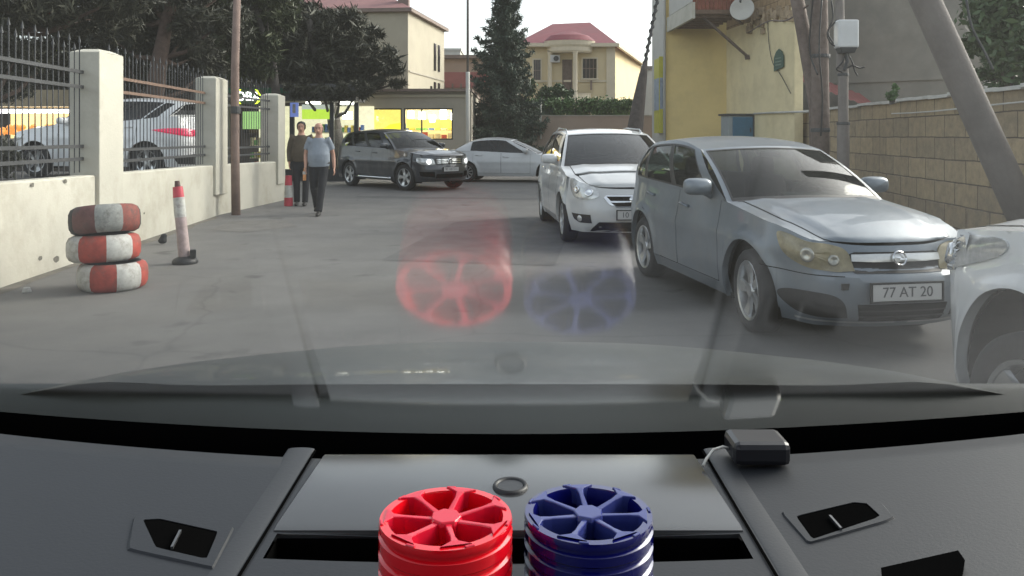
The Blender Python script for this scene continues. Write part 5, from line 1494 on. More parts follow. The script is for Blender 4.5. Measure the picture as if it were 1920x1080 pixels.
for sg in (-1, 1):
    hl = c.patch('headlight', [(sg * a, z) for a, z in ((.34, .592), (.50, .585), (.68, .61), (.84, .67), (.93, .76), (.95, .825), (.86, .825), (.70, .79), (.53, .765), (.39, .72))], M['lensy'], .010, 6, .014)
    b = MB()
    for a, z, r_ in ((.50, .655, .040), (.66, .695, .052)):
        p, tx, tz, n_ = c.frame_at(sg * a, z); Mx = Matrix((tx, tz, n_)).transposed()
        b.lathe([(r_, .0), (r_ * .9, .012), (r_ * .5, .004), (0, 0)], 18, c=p + n_ * .022, M=Mx)
    b.build('reflector', M['bowl'], hl, smooth=True)
    c.patch('fog_intake', [(sg * a, z) for a, z in ((.40, .27), (.62, .265), (.80, .29), (.92, .37), (.90, .42), (.74, .44), (.52, .43), (.43, .38))], M['black'], .003)
    k = MB(); k.grid([[c.S(sg * a, .553 + .02 * max(0, a - .6) + dz_, .0015) for dz_ in (0, .007)] for a in np.linspace(.42, 1.12, 18)]); k.build('bumper_seam', M['matte'], c.t)
c.patch('grille', [(-.38, .60), (-.34, .578), (.34, .578), (.38, .60), (.37, .70), (.33, .715), (-.33, .715), (-.37, .70)], M['black'], .006, 4, smooth=False)
c.patch('grille_bar', [(-.36, .655), (-.18, .65), (.18, .65), (.36, .655), (.36, .70), (.18, .705), (-.18, .705), (-.36, .70)], M['alloy'], .018, 3, .004, smooth=False)
c.patch('lower_intake', [(-.34, .37), (-.32, .25), (0, .245), (.32, .25), (.34, .37), (0, .375)], M['matte'], .006, 4, smooth=False)
k = MB()
for z in (.285, .325): k.grid([[c.S(a, z + dz, .012) for dz in (-.006, .006)] for a in np.linspace(-.33, .33, 14)])
k.build('intake_slat', M['black'], c.t)
k = MB(); k.grid([[c.S(a, z, .012) for z in (.232, .246)] for a in np.linspace(-.8, -.05, 20)]); k.grid([[c.S(a, z, .012) for z in (.232, .246)] for a in np.linspace(.05, .8, 20)]); k.build('lip', M['silver'], c.t)
p, tx, tz, n_ = c.frame_at(.0, .665)
bz = p + n_ * .034 + Vector((0, 0, .003))
Mx = Matrix((tx, tz, n_)).transposed()
k = MB(); k.lathe([(.047, -.006), (.054, 0), (.047, .006), (.040, 0), (.047, -.006)], 26, c=bz, M=Mx)
k.prism([(-.07, .010), (.005, .010), (.0, -.001), (.07, -.010), (-.005, -.010), (.0, .001)], bz - n_ * .003, tx, tz, n_ * .008)
k.build('badge', M['chrome'], c.t)
c.number_plate(0, .455, '77 AT 20', off=.014)
k = MB(); p, tx, tz, n_ = c.frame_at(-.42, .49); k.box(p + n_ * .002, (.055, .012, .045)); k.build('tow_cover', M['black'], c.t)
# side repeater, dash shade and papers behind the screen
k = MB(); rows = [[Vector((x, c.cowl(0).y + .12 + yy, c.cowl(0).z - .01 + .05 * math.sin(PI * yy / .22))) for x in np.linspace(-.2, .45, 8)] for yy in np.linspace(.02, .22, 5)]
k.grid(rows, flip=True); k.build('dash_cover', M['seat'], c.t, smooth=True)
k = MB(); k.box((.0, c.WS(0, .86).y + .06, c.WS(0, .86).z - .02), (.2, .03, .06)); k.build('rear_view_mirror', M['black'], c.t, bevel=.01)
opelcar = c

# --- white people carrier
kia = dict(W=.90, fo=.90, wb=2.70, L=4.54, rw=.325, gap=.07, bow=.18, paint=M['white'], glass=M['carglt'], wsglass=M['cargll'], spokes=7, sw=.06, zb=.21, acorner=.62,
           top=[(-.9, .80), (-.7, .85), (-.3, .96), (0, 1.02), (.30, 1.07), (1.2, 1.08), (2.6, 1.12), (3.4, 1.14), (3.7, 1.14)],
           fprof=[(.2, -.12), (.27, -.04), (.38, 0), (.52, 0), (.62, -.02), (.72, -.05), (.80, -.09), (1.0, -.2)], sprof=sprofile(.21, 1.1, .05), rprof=[(.2, -.06), (.4, 0), (.7, -.01), (1.15, -.08)],
           ycow=.30, yend=3.35, doors=[(.50, 1.42), (1.43, 2.42)],
           roof=[(.66, 1.12, 1.545), (.655, 1.7, 1.60), (.65, 2.4, 1.60), (.63, 3.0, 1.57), (.60, 3.36, 1.50)],
           wins=[(.10, .40), (.43, .70), (.73, .93)], pillars=[(.40, .43), (.70, .73)], hcrown=.06, mirf=.12, rcrown=.04)
c = Car('people_carrier_car', 'white parked people carrier with roof rails and round-cornered clear headlights, behind the silver hatchback', 'car', (1.60, 11.45, 0), .075, kia)
c.band(); c.hood(); c.cabin(); c.finish()
for sg in (-1, 1):
    hl = c.patch('headlight', [(sg * a, z) for a, z in ((.50, .70), (.66, .655), (.88, .68), (1.02, .77), (1.08, .90), (1.0, .935), (.82, .90), (.62, .84), (.52, .78))], M['lens'], .010, 6, .016)
    b = MB()
    for a, z, r_ in ((.66, .745, .058), (.84, .79, .06)):
        p, tx, tz, n_ = c.frame_at(sg * a, z); Mx = Matrix((tx, tz, n_)).transposed()
        b.lathe([(r_, .0), (r_ * .9, .014), (r_ * .5, .004), (0, 0)], 18, c=p + n_ * .026, M=Mx)
    b.build('reflector', M['chrome'], hl, smooth=True)
    fg_ = c.patch('fog_surround', [(sg * a, z) for a, z in ((.60, .34), (.80, .34), (.94, .38), (1.0, .46), (.62, .455))], M['black'], .006, 4, smooth=False)
    b = MB(); p, tx, tz, n_ = c.frame_at(sg * .79, .40); b.lathe([(.045, 0), (.04, .01), (0, .004)], 16, c=p + n_ * .014, M=Matrix((tx, tz, n_)).transposed()); b.build('fog_lamp', M['lens'], fg_, smooth=True)
c.patch('grille', [(-.44, .69), (-.36, .60), (-.26, .56), (.26, .56), (.36, .60), (.44, .69), (.40, .725), (-.40, .725)], M['chrome'], .010, 4, smooth=False)
for z0, z1, w0, w1 in ((.575, .625, .26, .34), (.65, .705, .34, .40)):
    c.patch('grille_slot', [(-w0, z0), (w0, z0), (w1, z1), (-w1, z1)], M['matte'], .016, 3, smooth=False)
p, tx, tz, n_ = c.frame_at(0, .665); Mx = Matrix((tx, tz, n_)).transposed()
k = MB(); k.lathe([(.0, .012), (.05, .010), (.062, .0)], 24, c=p + n_ * .022, M=Mx @ Matrix.Diagonal((1.4, .75, 1))); bd = k.build('badge', M['chrome'], c.t, smooth=True)
text_obj('badge_letters', 'KIA', .052, M['redp'], p + n_ * .036, Mx, bd, .001)
c.patch('lower_intake', [(-.66, .225), (.66, .225), (.5, .36), (-.5, .36)], M['matte'], .006, 3, smooth=False)
c.number_plate(0, .46, '10 LB 104', off=.02)
for sg in (-1, 1):
    k = MB(); k.tube([Vector((sg * (c.redge(f).x - .05), c.redge(f).y, c.redge(f).z + dz)) for f, dz in ((.10, .0), (.15, .045), (.5, .055), (.9, .045), (.95, .0))], .013, 8); k.build('roof_rail', M['alloy'], c.t, smooth=True)

# --- dark off-roader facing the camera
suv = dict(W=.95, fo=.93, wb=2.855, L=4.75, rw=.37, gap=.07, bow=.18, paint=M['dark'], glass=M['carglt'], wsglass=M['cargl'], spokes=5, sw=.09, zb=.26, acorner=.66,
           top=[(-.93, .95), (-.7, 1.0), (-.3, 1.06), (0, 1.09), (.48, 1.14), (1.4, 1.16), (2.8, 1.20), (3.5, 1.22), (3.8, 1.22)],
           fprof=[(.25, -.12), (.34, -.03), (.45, 0), (.62, 0), (.70, -.03), (.95, -.06), (1.1, -.15)], sprof=[(.26, -.05), (.4, -.01), (.6, 0), (.8, 0), (1.2, -.05)], rprof=[(.2, -.06), (.5, 0), (.8, -.01), (1.2, -.10)],
           ycow=.48, yend=3.45, doors=[(.66, 1.62), (1.63, 2.58)], zsill=.40, zcrease=.8,
           roof=[(.68, 1.36, 1.62), (.67, 1.9, 1.675), (.66, 2.6, 1.675), (.64, 3.2, 1.64), (.61, 3.55, 1.57)],
           wins=[(.12, .41), (.44, .70), (.73, .92)], pillars=[(.41, .44), (.70, .73)], hcrown=.05, mirf=.12, steer=R(8))
c = Car('off_roader_car', 'dark blue-black off-road vehicle turning in the road with chrome sill and headlights on', 'car', (-2.33, 22.5, 0), .75, suv)
c.band(); c.hood(); c.cabin(); c.finish()
for sg in (-1, 1):
    hl = c.patch('headlight', [(sg * a, z) for a, z in ((.50, .74), (.70, .72), (.92, .75), (1.04, .82), (1.04, .92), (.84, .91), (.56, .885))], M['lens'], .010, 5, .014)
    b = MB(); p, tx, tz, n_ = c.frame_at(sg * .68, .81); b.lathe([(.07, 0), (.06, .015), (0, .008)], 16, c=p + n_ * .022, M=Matrix((tx, tz, n_)).transposed()); b.build('lit_bulb', mat('headlight_bulb', (1, 1, 1), .3, var=0, emit=(1, 1, 1), estr=1.0), hl, smooth=True)
    c.patch('fog_intake', [(sg * a, z) for a, z in ((.50, .38), (.92, .42), (.96, .54), (.52, .54))], M['matte'], .006, 3, smooth=False)
    k = MB(); k.tube([c.S(sg * c.a_of_y(y), .33, .06) for y in (.55, .7, 2.2, 2.35)], .035, 8); k.build('sill_tube', M['chrome'], c.t, smooth=True)
c.patch('grille', [(-.46, .74), (.46, .74), (.50, .90), (-.50, .90)], M['black'], .008, 4, smooth=False)
k = MB()
for z in (.78, .83, .875): k.grid([[c.S(a, z + dz, .018) for dz in (-.011, .011)] for a in np.linspace(-.45, .45, 16)])
k.build('grille_bars', M['chrome'], c.t)
p, tx, tz, n_ = c.frame_at(0, .825); Mx = Matrix((tx, tz, n_)).transposed()
k = MB(); k.lathe([(.066, -.004), (.078, 0), (.078, .01), (.066, .012), (.066, -.004)], 24, c=p + n_ * .03, M=Mx)
bo = p + n_ * .028
for a_, b_ in (((-.05, .045), (-.012, -.055)), ((-.012, -.055), (0, -.01)), ((0, -.01), (.012, -.055)), ((.012, -.055), (.05, .045)), ((-.025, .06), (0, .01)), ((0, .01), (.025, .06))):
    k.bar(bo + tx * a_[0] + tz * a_[1], bo + tx * b_[0] + tz * b_[1], .014, .01)
k.build('badge', M['chrome'], c.t)
c.patch('lower_intake', [(-.48, .36), (.48, .36), (.46, .48), (-.46, .48)], M['matte'], .006, 3, smooth=False)
c.number_plate(0, .60, '90 XB 515', off=.02)

# --- white saloon passing behind
sed = dict(W=.90, fo=.92, wb=2.72, L=4.62, rw=.325, gap=.06, bow=.18, paint=M['white'], glass=M['carglt'], wsglass=M['cargl'], spokes=10, sw=.04, zb=.2, acorner=.62,
           top=[(-.92, .70), (-.5, .80), (0, .88), (.36, .94), (1.2, .95), (2.6, 1.02), (3.3, 1.05), (3.7, 1.0)],
           fprof=[(.2, -.1), (.35, 0), (.55, 0), (.75, -.08), (1.0, -.2)], sprof=sprofile(.2, 1.0, .05), rprof=[(.2, -.06), (.4, 0), (.8, -.02), (1.1, -.1)],
           ycow=.36, yend=3.15, doors=[(.58, 1.55), (1.56, 2.5)],
           roof=[(.60, 1.30, 1.365), (.60, 1.7, 1.415), (.58, 2.1, 1.41), (.56, 2.5, 1.36), (.53, 2.82, 1.25)],
           wins=[(.12, .46), (.49, .80)], pillars=[(.46, .49)], hcrown=.05)
c = Car('saloon_car', 'white saloon seen from the side, half hidden behind the white people carrier', 'car', (1.32, 26.4, 0), R(80), sed)
c.band(); c.hood(); c.cabin(); c.finish()
for sg in (-1, 1):
    c.patch('headlight', [(sg * a, z) for a, z in ((.45, .62), (.8, .62), (1.1, .70), (1.2, .76), (.9, .75), (.5, .70))], M['lens'], .008)
    c.patch('tail_light', [(sg * (c.amax - a), z) for a, z in ((.42, .80), (.85, .78), (1.1, .84), (1.0, .93), (.5, .93))], M['redlens'], .008)
c.patch('grille', [(-.4, .55), (.4, .55), (.44, .66), (-.44, .66)], M['black'], .006, 3, smooth=False)
c.patch('lower_intake', [(-.5, .26), (.5, .26), (.46, .42), (-.46, .42)], M['matte'], .006, 3, smooth=False)

# --- white crossover in the lot, seen from behind
cw = dict(W=.92, fo=.88, wb=2.64, L=4.40, rw=.345, gap=.08, bow=.18, paint=M['bwhite'], glass=M['carglt'], spokes=5, sw=.08, zb=.24, acorner=.64,
          top=[(-.88, .88), (-.5, .97), (0, 1.04), (.40, 1.08), (1.3, 1.10), (2.5, 1.20), (3.1, 1.27), (3.5, 1.27)],
          fprof=[(.25, -.1), (.4, 0), (.62, 0), (.85, -.06), (1.1, -.2)], sprof=[(.24, -.05), (.4, -.01), (.6, 0), (.8, 0), (1.25, -.07)], rprof=[(.2, -.08), (.4, 0), (.75, 0), (.95, -.03), (1.27, -.16)],
          ycow=.40, yend=3.12, doors=[(.56, 1.5), (1.51, 2.4)], zsill=.40, zcrease=.85,
          roof=[(.65, 1.25, 1.56), (.65, 1.8, 1.62), (.64, 2.4, 1.62), (.62, 2.9, 1.59), (.58, 3.3, 1.53)],
          wins=[(.11, .44), (.47, .76), (.78, .90)], pillars=[(.44, .47)], hcrown=.05)
c = Car('crossover_car', 'white crossover with a pinkish-red tail light parked behind the iron fence', 'car', (-9.87, 17.45, .65), -1.772, cw)
c.band(); c.hood(); c.cabin(); c.finish()
for sg in (-1, 1):
    c.patch('headlight', [(sg * a, z) for a, z in ((.45, .72), (.8, .74), (1.15, .84), (1.2, .92), (.8, .86), (.5, .80))], M['lens'], .008)
    c.patch('tail_light', [(sg * (c.amax - a), z) for a, z in ((.38, .90), (.62, .86), (.95, .90), (1.42, .98), (1.42, 1.0), (1.0, 1.03), (.5, 1.0))], M['redlens'], .010, 5, .012)
c.patch('rear_bumper', [(s_ * (c.amax - a), z) for s_, a, z in ((1, 0.02, .28), (1, .5, .28), (1, .9, .30), (1, 1.0, .46), (1, .5, .50), (1, .02, .50))], M['black'], .01, 3, smooth=False)
c.patch('rear_bumper', [(s_ * (c.amax - a), z) for s_, a, z in ((-1, 0.02, .28), (-1, .5, .28), (-1, .9, .30), (-1, 1.0, .46), (-1, .5, .50), (-1, .02, .50))], M['black'], .01, 3, smooth=False)

# --- white car at the right edge of the picture
ce = dict(W=.90, fo=1.15, wb=2.65, L=4.35, rw=.36, gap=.17, bow=.18, paint=M['bwhite'], glass=M['carglt'], steer=R(12), spokes=5, sw=.08, zb=.24, acorner=.64,
          top=[(-1.15, 1.0), (-.7, 1.06), (0, 1.13), (.42, 1.16), (1.3, 1.17), (2.5, 1.2), (3.2, 1.24), (3.6, 1.24)],
          fprof=[(.25, -.1), (.4, 0), (.62, 0), (.85, -.06), (1.1, -.2)], sprof=[(.24, -.05), (.4, -.01), (.6, 0), (.8, 0), (1.25, -.06)], rprof=[(.2, -.08), (.4, 0), (.75, 0), (1.27, -.12)],
          ycow=.42, yend=3.1, doors=[(.58, 1.5), (1.51, 2.4)], zsill=.40, zcrease=.85,
          roof=[(.65, 1.3, 1.56), (.65, 1.8, 1.62), (.64, 2.4, 1.62), (.62, 2.9, 1.59), (.58, 3.3, 1.53)],
          wins=[(.11, .44), (.47, .76), (.78, .90)], pillars=[(.44, .47)], hcrown=.05)
c = Car('estate_car', 'white vehicle cut off by the right edge, only front corner and wheel arch showing', 'car', (2.97, 3.15, 0), PI - .06, ce)
c.band(); c.hood(); c.cabin(); c.finish()
for sg in (-1, 1):
    hl = c.patch('headlight', [(sg * a, z) for a, z in ((.52, .87), (.75, .83), (1.0, .85), (1.3, .92), (1.58, 1.01), (1.58, 1.075), (1.25, 1.055), (.9, .995), (.62, .945))], M['lens'], .010, 6, .014)
    b = MB(); p, tx, tz, n_ = c.frame_at(sg * .9, .92); b.lathe([(.06, 0), (.05, .012), (0, .004)], 18, c=p + n_ * .022, M=Matrix((tx, tz, n_)).transposed()); b.build('reflector', M['chrome'], hl, smooth=True)
c.patch('grille', [(-.4, .62), (.4, .62), (.42, .78), (-.42, .78)], M['black'], .006, 3, smooth=False)

# ------------------------------------------------------------------ people
def person(label, loc, yaw, H, pose, mats, hairfn, extra=None):
    """local frame: faces -y, x to the picture's right when yaw is 0"""
    t = thing('person', label, 'person', loc, yaw)
    s = H / 1.76
    J = {k: Vector(v) * s for k, v in pose.items()}
    sk, sh, tr = MB(), MB(), MB()
    V = Vector
    girth = mats.get('girth', 1.0)
    # trunk, neck, head: one surface after the voxel union
    spine = [J['hip'], J['hip'].lerp(J['chest'], .45), J['chest'], J['neck']]
    sk.tube(spine, [(.15 * s, .105 * s), (.15 * s, .105 * s), (.165 * s, .11 * s), (.07 * s, .07 * s)], 18, dome=True)
    sk.tube([J['neck'] - V((0, 0, .05 * s)), J['neck'], J['head'] - V((0, 0, .05 * s))], [.062 * s, .056 * s, .055 * s], 14)
    h = J['head']
    sk.lathe([(0, -.118 * s), (.035 * s, -.112 * s), (.058 * s, -.085 * s), (.070 * s, -.04 * s), (.076 * s, .02 * s), (.076 * s, .06 * s), (.062 * s, .10 * s), (.035 * s, .122 * s), (0, .128 * s)], 20, c=h, M=Matrix.Diagonal((1, 1.22, 1)))
    sk.tube([h + V((0, -.085 * s, .02 * s)), h + V((0, -.112 * s, -.028 * s)), h + V((0, -.09 * s, -.04 * s))], [.010 * s, .017 * s, .010 * s], 8, dome=True)
    for sg in (-1, 1):
        sk.tube([h + V((sg * .076 * s, .01 * s, -.03 * s)), h + V((sg * .083 * s, .015 * s, .02 * s))], [(.010 * s, .02 * s), (.012 * s, .026 * s)], 8, dome=True)
        # limbs
        S_, E_, W_ = J['sh%d' % sg], J['el%d' % sg], J['wr%d' % sg]
        sk.tube([S_ + (J['chest'] - S_) * .5, S_, S_.lerp(E_, .5), E_, E_.lerp(W_, .4), W_], [.065 * s, .058 * s, .048 * s, .040 * s, .039 * s, .027 * s], 12, dome=True)
        d = (W_ - E_).normalized()
        side = V((0, -1, 0)) - d * d.dot(V((0, -1, 0))); side.normalize(); outw = d.cross(side)
        palm = W_ + d * .05 * s
        sk.tube([W_, palm, W_ + d * .095 * s], [(.018 * s, .028 * s), (.017 * s, .040 * s), (.014 * s, .038 * s)], 10, hint=side, dome=True)
        for i, (o_, l_) in enumerate(((-.030, .066), (-.010, .078), (.010, .074), (.029, .058))):
            b0 = W_ + d * .09 * s + side * (-o_) * s
            inn = V((-sg, 0, 0)); inn = (inn - d * d.dot(inn)).normalized()
            sk.tube([b0, b0 + (d * .5 + inn * .10) * l_ * s, b0 + (d * .85 + inn * .42) * l_ * s], [.0095 * s, .009 * s, .0075 * s], 7, dome=True)
        b0 = W_ + d * .03 * s + side * .03 * s
        sk.tube([b0, b0 + (d * .3 + side * .3) * .09 * s, b0 + (d * .75 + side * .42) * .09 * s], [.013 * s, .011 * s, .009 * s], 7, dome=True)
        Hp, K_, A_ = J['hp%d' % sg], J['kn%d' % sg], J['an%d' % sg]
        sk.tube([Hp, Hp.lerp(K_, .5), K_, K_.lerp(A_, .35), A_], [.085 * s, .072 * s, .053 * s, .05 * s, .034 * s], 14, dome=True)
        # clothes
        e2 = S_.lerp(E_, mats.get('sleeve', .62))
        if mats.get('sleeve', .62) > .99: e2 = E_.lerp(W_, .92)
        pts = [S_ + (J['chest'] - S_) * .6, S_, S_.lerp(E_, .4), e2] if mats.get('sleeve', .62) < .99 else [S_ + (J['chest'] - S_) * .6, S_, S_.lerp(E_, .5), E_, e2]
        sh.tube(pts, [.072 * s, .070 * s, .064 * s, .066 * s] if len(pts) == 4 else [.085 * s, .080 * s, .068 * s, .060 * s, .046 * s], 14)
        tr.tube([Hp + V((0, 0, .06 * s)), Hp.lerp(K_, .25), Hp.lerp(K_, .6), K_, K_.lerp(A_, .5), A_ + V((0, 0, -.015 * s))], [(.098 * s, .105 * s), (.097 * s, .102 * s), (.086 * s, .088 * s), .073 * s, .066 * s, .064 * s], 16)
        # shoe
        b = MB(); f0 = A_ + V((0, 0, -A_.z)) if A_.z < .12 * s else A_ - V((0, 0, .085 * s))
        tip = J.get('toe%d' % sg, V((0, -.19 * s, 0)))
        b.tube([f0 + V((0, .06 * s, .042 * s)), f0 + V((0, -.01, .052 * s)), f0 + tip * .55 + V((0, 0, .042 * s)), f0 + tip + V((0, 0, .03 * s))], [(.037 * s, .04 * s), (.04 * s, .05 * s), (.046 * s, .04 * s), (.032 * s, .026 * s)], 12, hint=(0, 0, 1), dome=True)
        b.build('shoe', mats['shoe'], t, smooth=True)
    g = girth
    sh.tube([J['hip'] + V((0, 0, -.03 * s)), J['hip'] + V((0, -.012 * g * s, .10 * s)), J['hip'].lerp(J['chest'], .55) + V((0, -.016 * g * s, 0)), J['chest'] + V((0, 0, .02 * s)), J['chest'].lerp(J['neck'], .62), J['neck'] - V((0, 0, .012 * s))],
            [(.168 * s * g, .125 * s * g), (.175 * s * g, .138 * s * g), (.176 * s * g, .136 * s * g), (.192 * s, .128 * s), (.150 * s, .098 * s), (.074 * s, .072 * s)], 22, dome=False)
    tr.tube([J['hip'] + V((0, 0, .06 * s)), J['hip'] + V((0, 0, -.02 * s)), J['hip'] + V((0, 0, -.11 * s))], [(.162 * s * g, .12 * s * g), (.170 * s, .125 * s), (.150 * s, .112 * s)], 20, dome=True)
    sk.build('body', mats['skin'], t, remesh=.011)
    sh.build('shirt', mats['shirt'], t, remesh=.014)
    tr.build('trousers', mats['trouser'], t, remesh=.014)
    b = MB(); b.tube([J['hip'] + V((0, 0, .02 * s)), J['hip'] + V((0, 0, .055 * s))], [(.176 * s * g, .133 * s * g)] * 2, 24); b.build('belt', M['shoe'], t, smooth=True)
    # face marks
    b = MB()
    for sg in (-1, 1):
        b.lathe([(0, -.008 * s), (.011 * s, 0), (0, .008 * s)], 10, c=h + V((sg * .03 * s, -.085 * s, .012 * s)))
        b.box(h + V((sg * .031 * s, -.090 * s, .034 * s)), (.034 * s, .008 * s, .008 * s))
    b.box(h + V((0, -.083 * s, -.066 * s)), (.045 * s, .006 * s, .006 * s))
    b.build('face_features', M['hairb'], t)
    hairfn(t, h, s)
    return t

walkA = {'hip': (0, 0, .96), 'chest': (0, .0, 1.30), 'neck': (0, -.005, 1.50), 'head': (0, -.02, 1.635),
         'sh-1': (-.19, 0, 1.44), 'el-1': (-.255, .03, 1.15), 'wr-1': (-.235, -.10, .92),
         'sh1': (.19, 0, 1.44), 'el1': (.26, .07, 1.15), 'wr1': (.285, .02, .90),
         'hp-1': (-.095, 0, .90), 'kn-1': (-.09, -.02, .49), 'an-1': (-.07, .20, .13),
         'hp1': (.095, 0, .90), 'kn1': (.075, -.15, .51), 'an1': (.045, -.27, .09)}
def bald(t, h, s):
    b = MB()
    rows = []
    for z, r in ((-.055, .078), (-.02, .088), (.02, .092), (.06, .088)):
        rows.append([h + Vector((r * s * math.sin(a), r * s * 1.22 * math.cos(a), z * s)) for a in np.linspace(-1.75, 1.75, 20)])
    b.grid(rows); b.build('hair', M['hairg'], t, smooth=True)
def short(t, h, s):
    b = MB()
    rows = []
    for i, z in enumerate((-.03, .02, .06, .098, .126, .142)):
        r = (.086, .094, .094, .082, .055, .004)[i]
        rows.append([h + Vector((r * s * math.sin(a), r * s * 1.22 * math.cos(a) + (.012 * s), z * s)) for a in (np.linspace(-PI, PI, 28) if i > 2 else np.linspace(-2.2, 2.2, 28))])
    b.grid(rows); b.build('hair', M['hairb'], t, smooth=True)
mA = dict(skin=M['skin'], shirt=M['shirt'], trouser=M['trouser'], shoe=M['shoe'], sleeve=.66, girth=1.22)
p1 = GR(598, 402)
manA = person('balding man in a blue-grey short-sleeved shirt and black trousers walking towards the camera', (p1.x, p1.y, 0), R(4), 1.77, walkA, mA, bald)
# something small and orange-white in his hand
hb = MB(); wv = Vector(walkA['wr-1']) * (1.77 / 1.76)
hb.box((0, 0, 0), (.06, .05, .2), top=.85); hb.box((0, 0, .12), (.03, .03, .05))
bag = thing('packet', 'small orange and white packet in the hand of the man in the blue-grey shirt', 'packet', manA.location + Vector((wv.x - .005, wv.y - .04, wv.z - .16)))
hb.build('wrap', mat('orange_wrap', (.70, .32, .12), .5, var=.3, scale=16), bag, bevel=.012)
hb = MB(); hb.box((0, 0, .045), (.066, .056, .06)); hb.build('white_band', M['plate'], bag, bevel=.01)
standB = {'hip': (0, 0, .96), 'chest': (0, 0, 1.30), 'neck': (0, 0, 1.50), 'head': (0, -.01, 1.635),
          'sh-1': (-.19, 0, 1.44), 'el-1': (-.25, .03, 1.15), 'wr-1': (-.24, -.04, .90),
          'sh1': (.19, 0, 1.44), 'el1': (.24, .04, 1.15), 'wr1': (.22, -.08, .92),
          'hp-1': (-.09, 0, .90), 'kn-1': (-.09, -.04, .49), 'an-1': (-.085, -.03, .085),
          'hp1': (.09, 0, .90), 'kn1': (.10, -.06, .49), 'an1': (.09, -.12, .085)}
p2 = GR(565, 385)
mB = dict(skin=M['skin'], shirt=M['shirtd'], trouser=M['trouser'], shoe=M['shoe'], sleeve=1.0, girth=1.1)
person('dark-haired man in a dark brown top and black trousers, close behind the man in blue-grey', (p2.x, p2.y, 0), R(8), 1.83, standB, mB, short)

# ------------------------------------------------------------------ the vehicle the camera rides in
Z = CAM_H
def dz(x, d): return -.272 - .012 * (.72 - d) + .028 * min(1.6, (x / .46) ** 2)    # dashboard height below the lens
oc_ = thing('camera_car', 'dark grey vehicle the picture is taken from, its bonnet, windscreen and dashboard in the foreground', 'car', (0, 0.2, 0))
def own(mb, name, m, par=None, **kw):
    o = mb.build(name, m, None, **kw)
    o.parent = par or oc_
    if par is None: o.matrix_parent_inverse = Matrix.Translation((0, -.2, 0))
    return o
M['bonnet'] = mat('dark_metallic_paint', (.055, .062, .061), .45, .4, var=.12, scale=3, coat=.15, stain=(.13, .13, .12), stain_amt=.5, stain_scale=2.5)
M['dash'] = mat('soft_dash_plastic', (.019, .021, .025), .5, var=.05, scale=6, bump=.03, bscale=420, spec=.32)
M['dashl'] = mat('grey_dash_trim', (.032, .034, .038), .5, var=.05, scale=6, bump=.03, bscale=420, spec=.35)
M['tray'] = mat('satin_dash_panel', (.035, .036, .037), .17, var=.15, scale=14, bump=0, spec=.8)
M['wsown'] = glass_mat('front_windscreen', (.93, .965, .945), .085, film=.026, filmcol=(.66, .66, .58), fmax=.95, rough=.065)
# bonnet
k = MB(); rows = []
for w in np.linspace(0, 1, 30):
    row = []
    for v in np.linspace(-1, 1, 41):
        df = 1.74 - .42 * abs(v) ** 3.0 - .12 * v * v
        dr = 1.11
        d = dr + (df - dr) * w
        x = v * (.95 - .05 * w)
        zf = -.455 + .02 * v * v; zr = -.350
        z = zr + (zf - zr) * w ** 1.25 - .065 * abs(v) ** 4
        z += .012 * math.exp(-((abs(v) - .62) / .10) ** 2) * (1 - .5 * w)
        row.append((x, d, Z + z))
    rows.append(row)
last = rows[-1]
for kk in (1, 2, 3, 4): rows.append([(p[0], p[1] + (.02, .05, .07, .08)[kk - 1], p[2] - (.012, .045, .10, .4)[kk - 1]) for p in last])
k.grid(rows, flip=False); own(k, 'bonnet', M['bonnet'], smooth=True)
k = MB(); k.box((0, 1.25, .55), (1.5, .9, .5)); k.box((0, .2, .45), (1.6, 1.6, .3)); own(k, 'underbody', M['matte'])
# cowl between bonnet and glass
k = MB(); k.grid([[(x, d, Z - .365 - .01 * (d < .8)) for d in (.72, .80, 1.16)] for x in np.linspace(-.86, .86, 12)]); own(k, 'cowl', mat('cowl_plastic', (.016, .022, .021), .45, var=.2))
k = MB()
for pts in ([(.62, .84, Z - .345), (.30, .83, Z - .349), (-.02, .84, Z - .345)],): k.tube(pts, .007, 7)
k.bar((.62, .84, Z - .347), (.58, .92, Z - .351), .02, .014)
own(k, 'wiper', M['black'], smooth=True)
# windscreen
k = MB(); rows = []
AL = R(25)
for u in np.linspace(0, 1.18, 24):
    row = []
    for x in np.linspace(-.74, .74, 41):
        d0_ = .722 - .05 * (x / .74) ** 2
        z0_ = -.2735 + .028 * min(1.6, (x / .46) ** 2) * .98
        sag = .02 * math.sin(PI * min(1, u / 1.18))
        row.append((x * (1 - .06 * u), d0_ - u * math.cos(AL), Z + z0_ + u * math.sin(AL) + 0 * sag))
    rows.append(row)
k.grid(rows, flip=False); own(k, 'windscreen', M['wsown'], smooth=True)
# unseen roof, pillars, door sheets and rear sheet, added to shade the dashboard
k = MB(); rows = []
for d in (-.36, -.6, -1.2, -2.2):
    rows.append([(x, d, Z + .285 - .06 * (x / .7) ** 2 + (.03 if d < -.4 else 0)) for x in np.linspace(-.72, .72, 15)])
k.grid(rows); k.grid([[(x, y, z + .03) for x, y, z in r_] for r_ in rows])
own(k, 'roof', M['bonnet'], smooth=True)
for sg in (-1, 1):
    k = MB(); k.tube([(sg * .75, .70, Z - .22), (sg * .73, .2, Z + .02), (sg * .70, -.36, Z + .26)], .035, 8); own(k, 'windscreen_pillar', M['matte'], smooth=True)
    k = MB(); k.quad((sg * .78, .7, Z - .25), (sg * .78, -2.2, Z - .25), (sg * .78, -2.2, Z - 1.0), (sg * .78, .7, Z - 1.0)); own(k, 'side_door', M['bonnet'])
k = MB(); k.quad((-.75, -2.2, Z + .3), (.75, -2.2, Z + .3), (.75, -2.2, Z - .9), (-.75, -2.2, Z - .9)); own(k, 'rear_light_block', M['matte'])
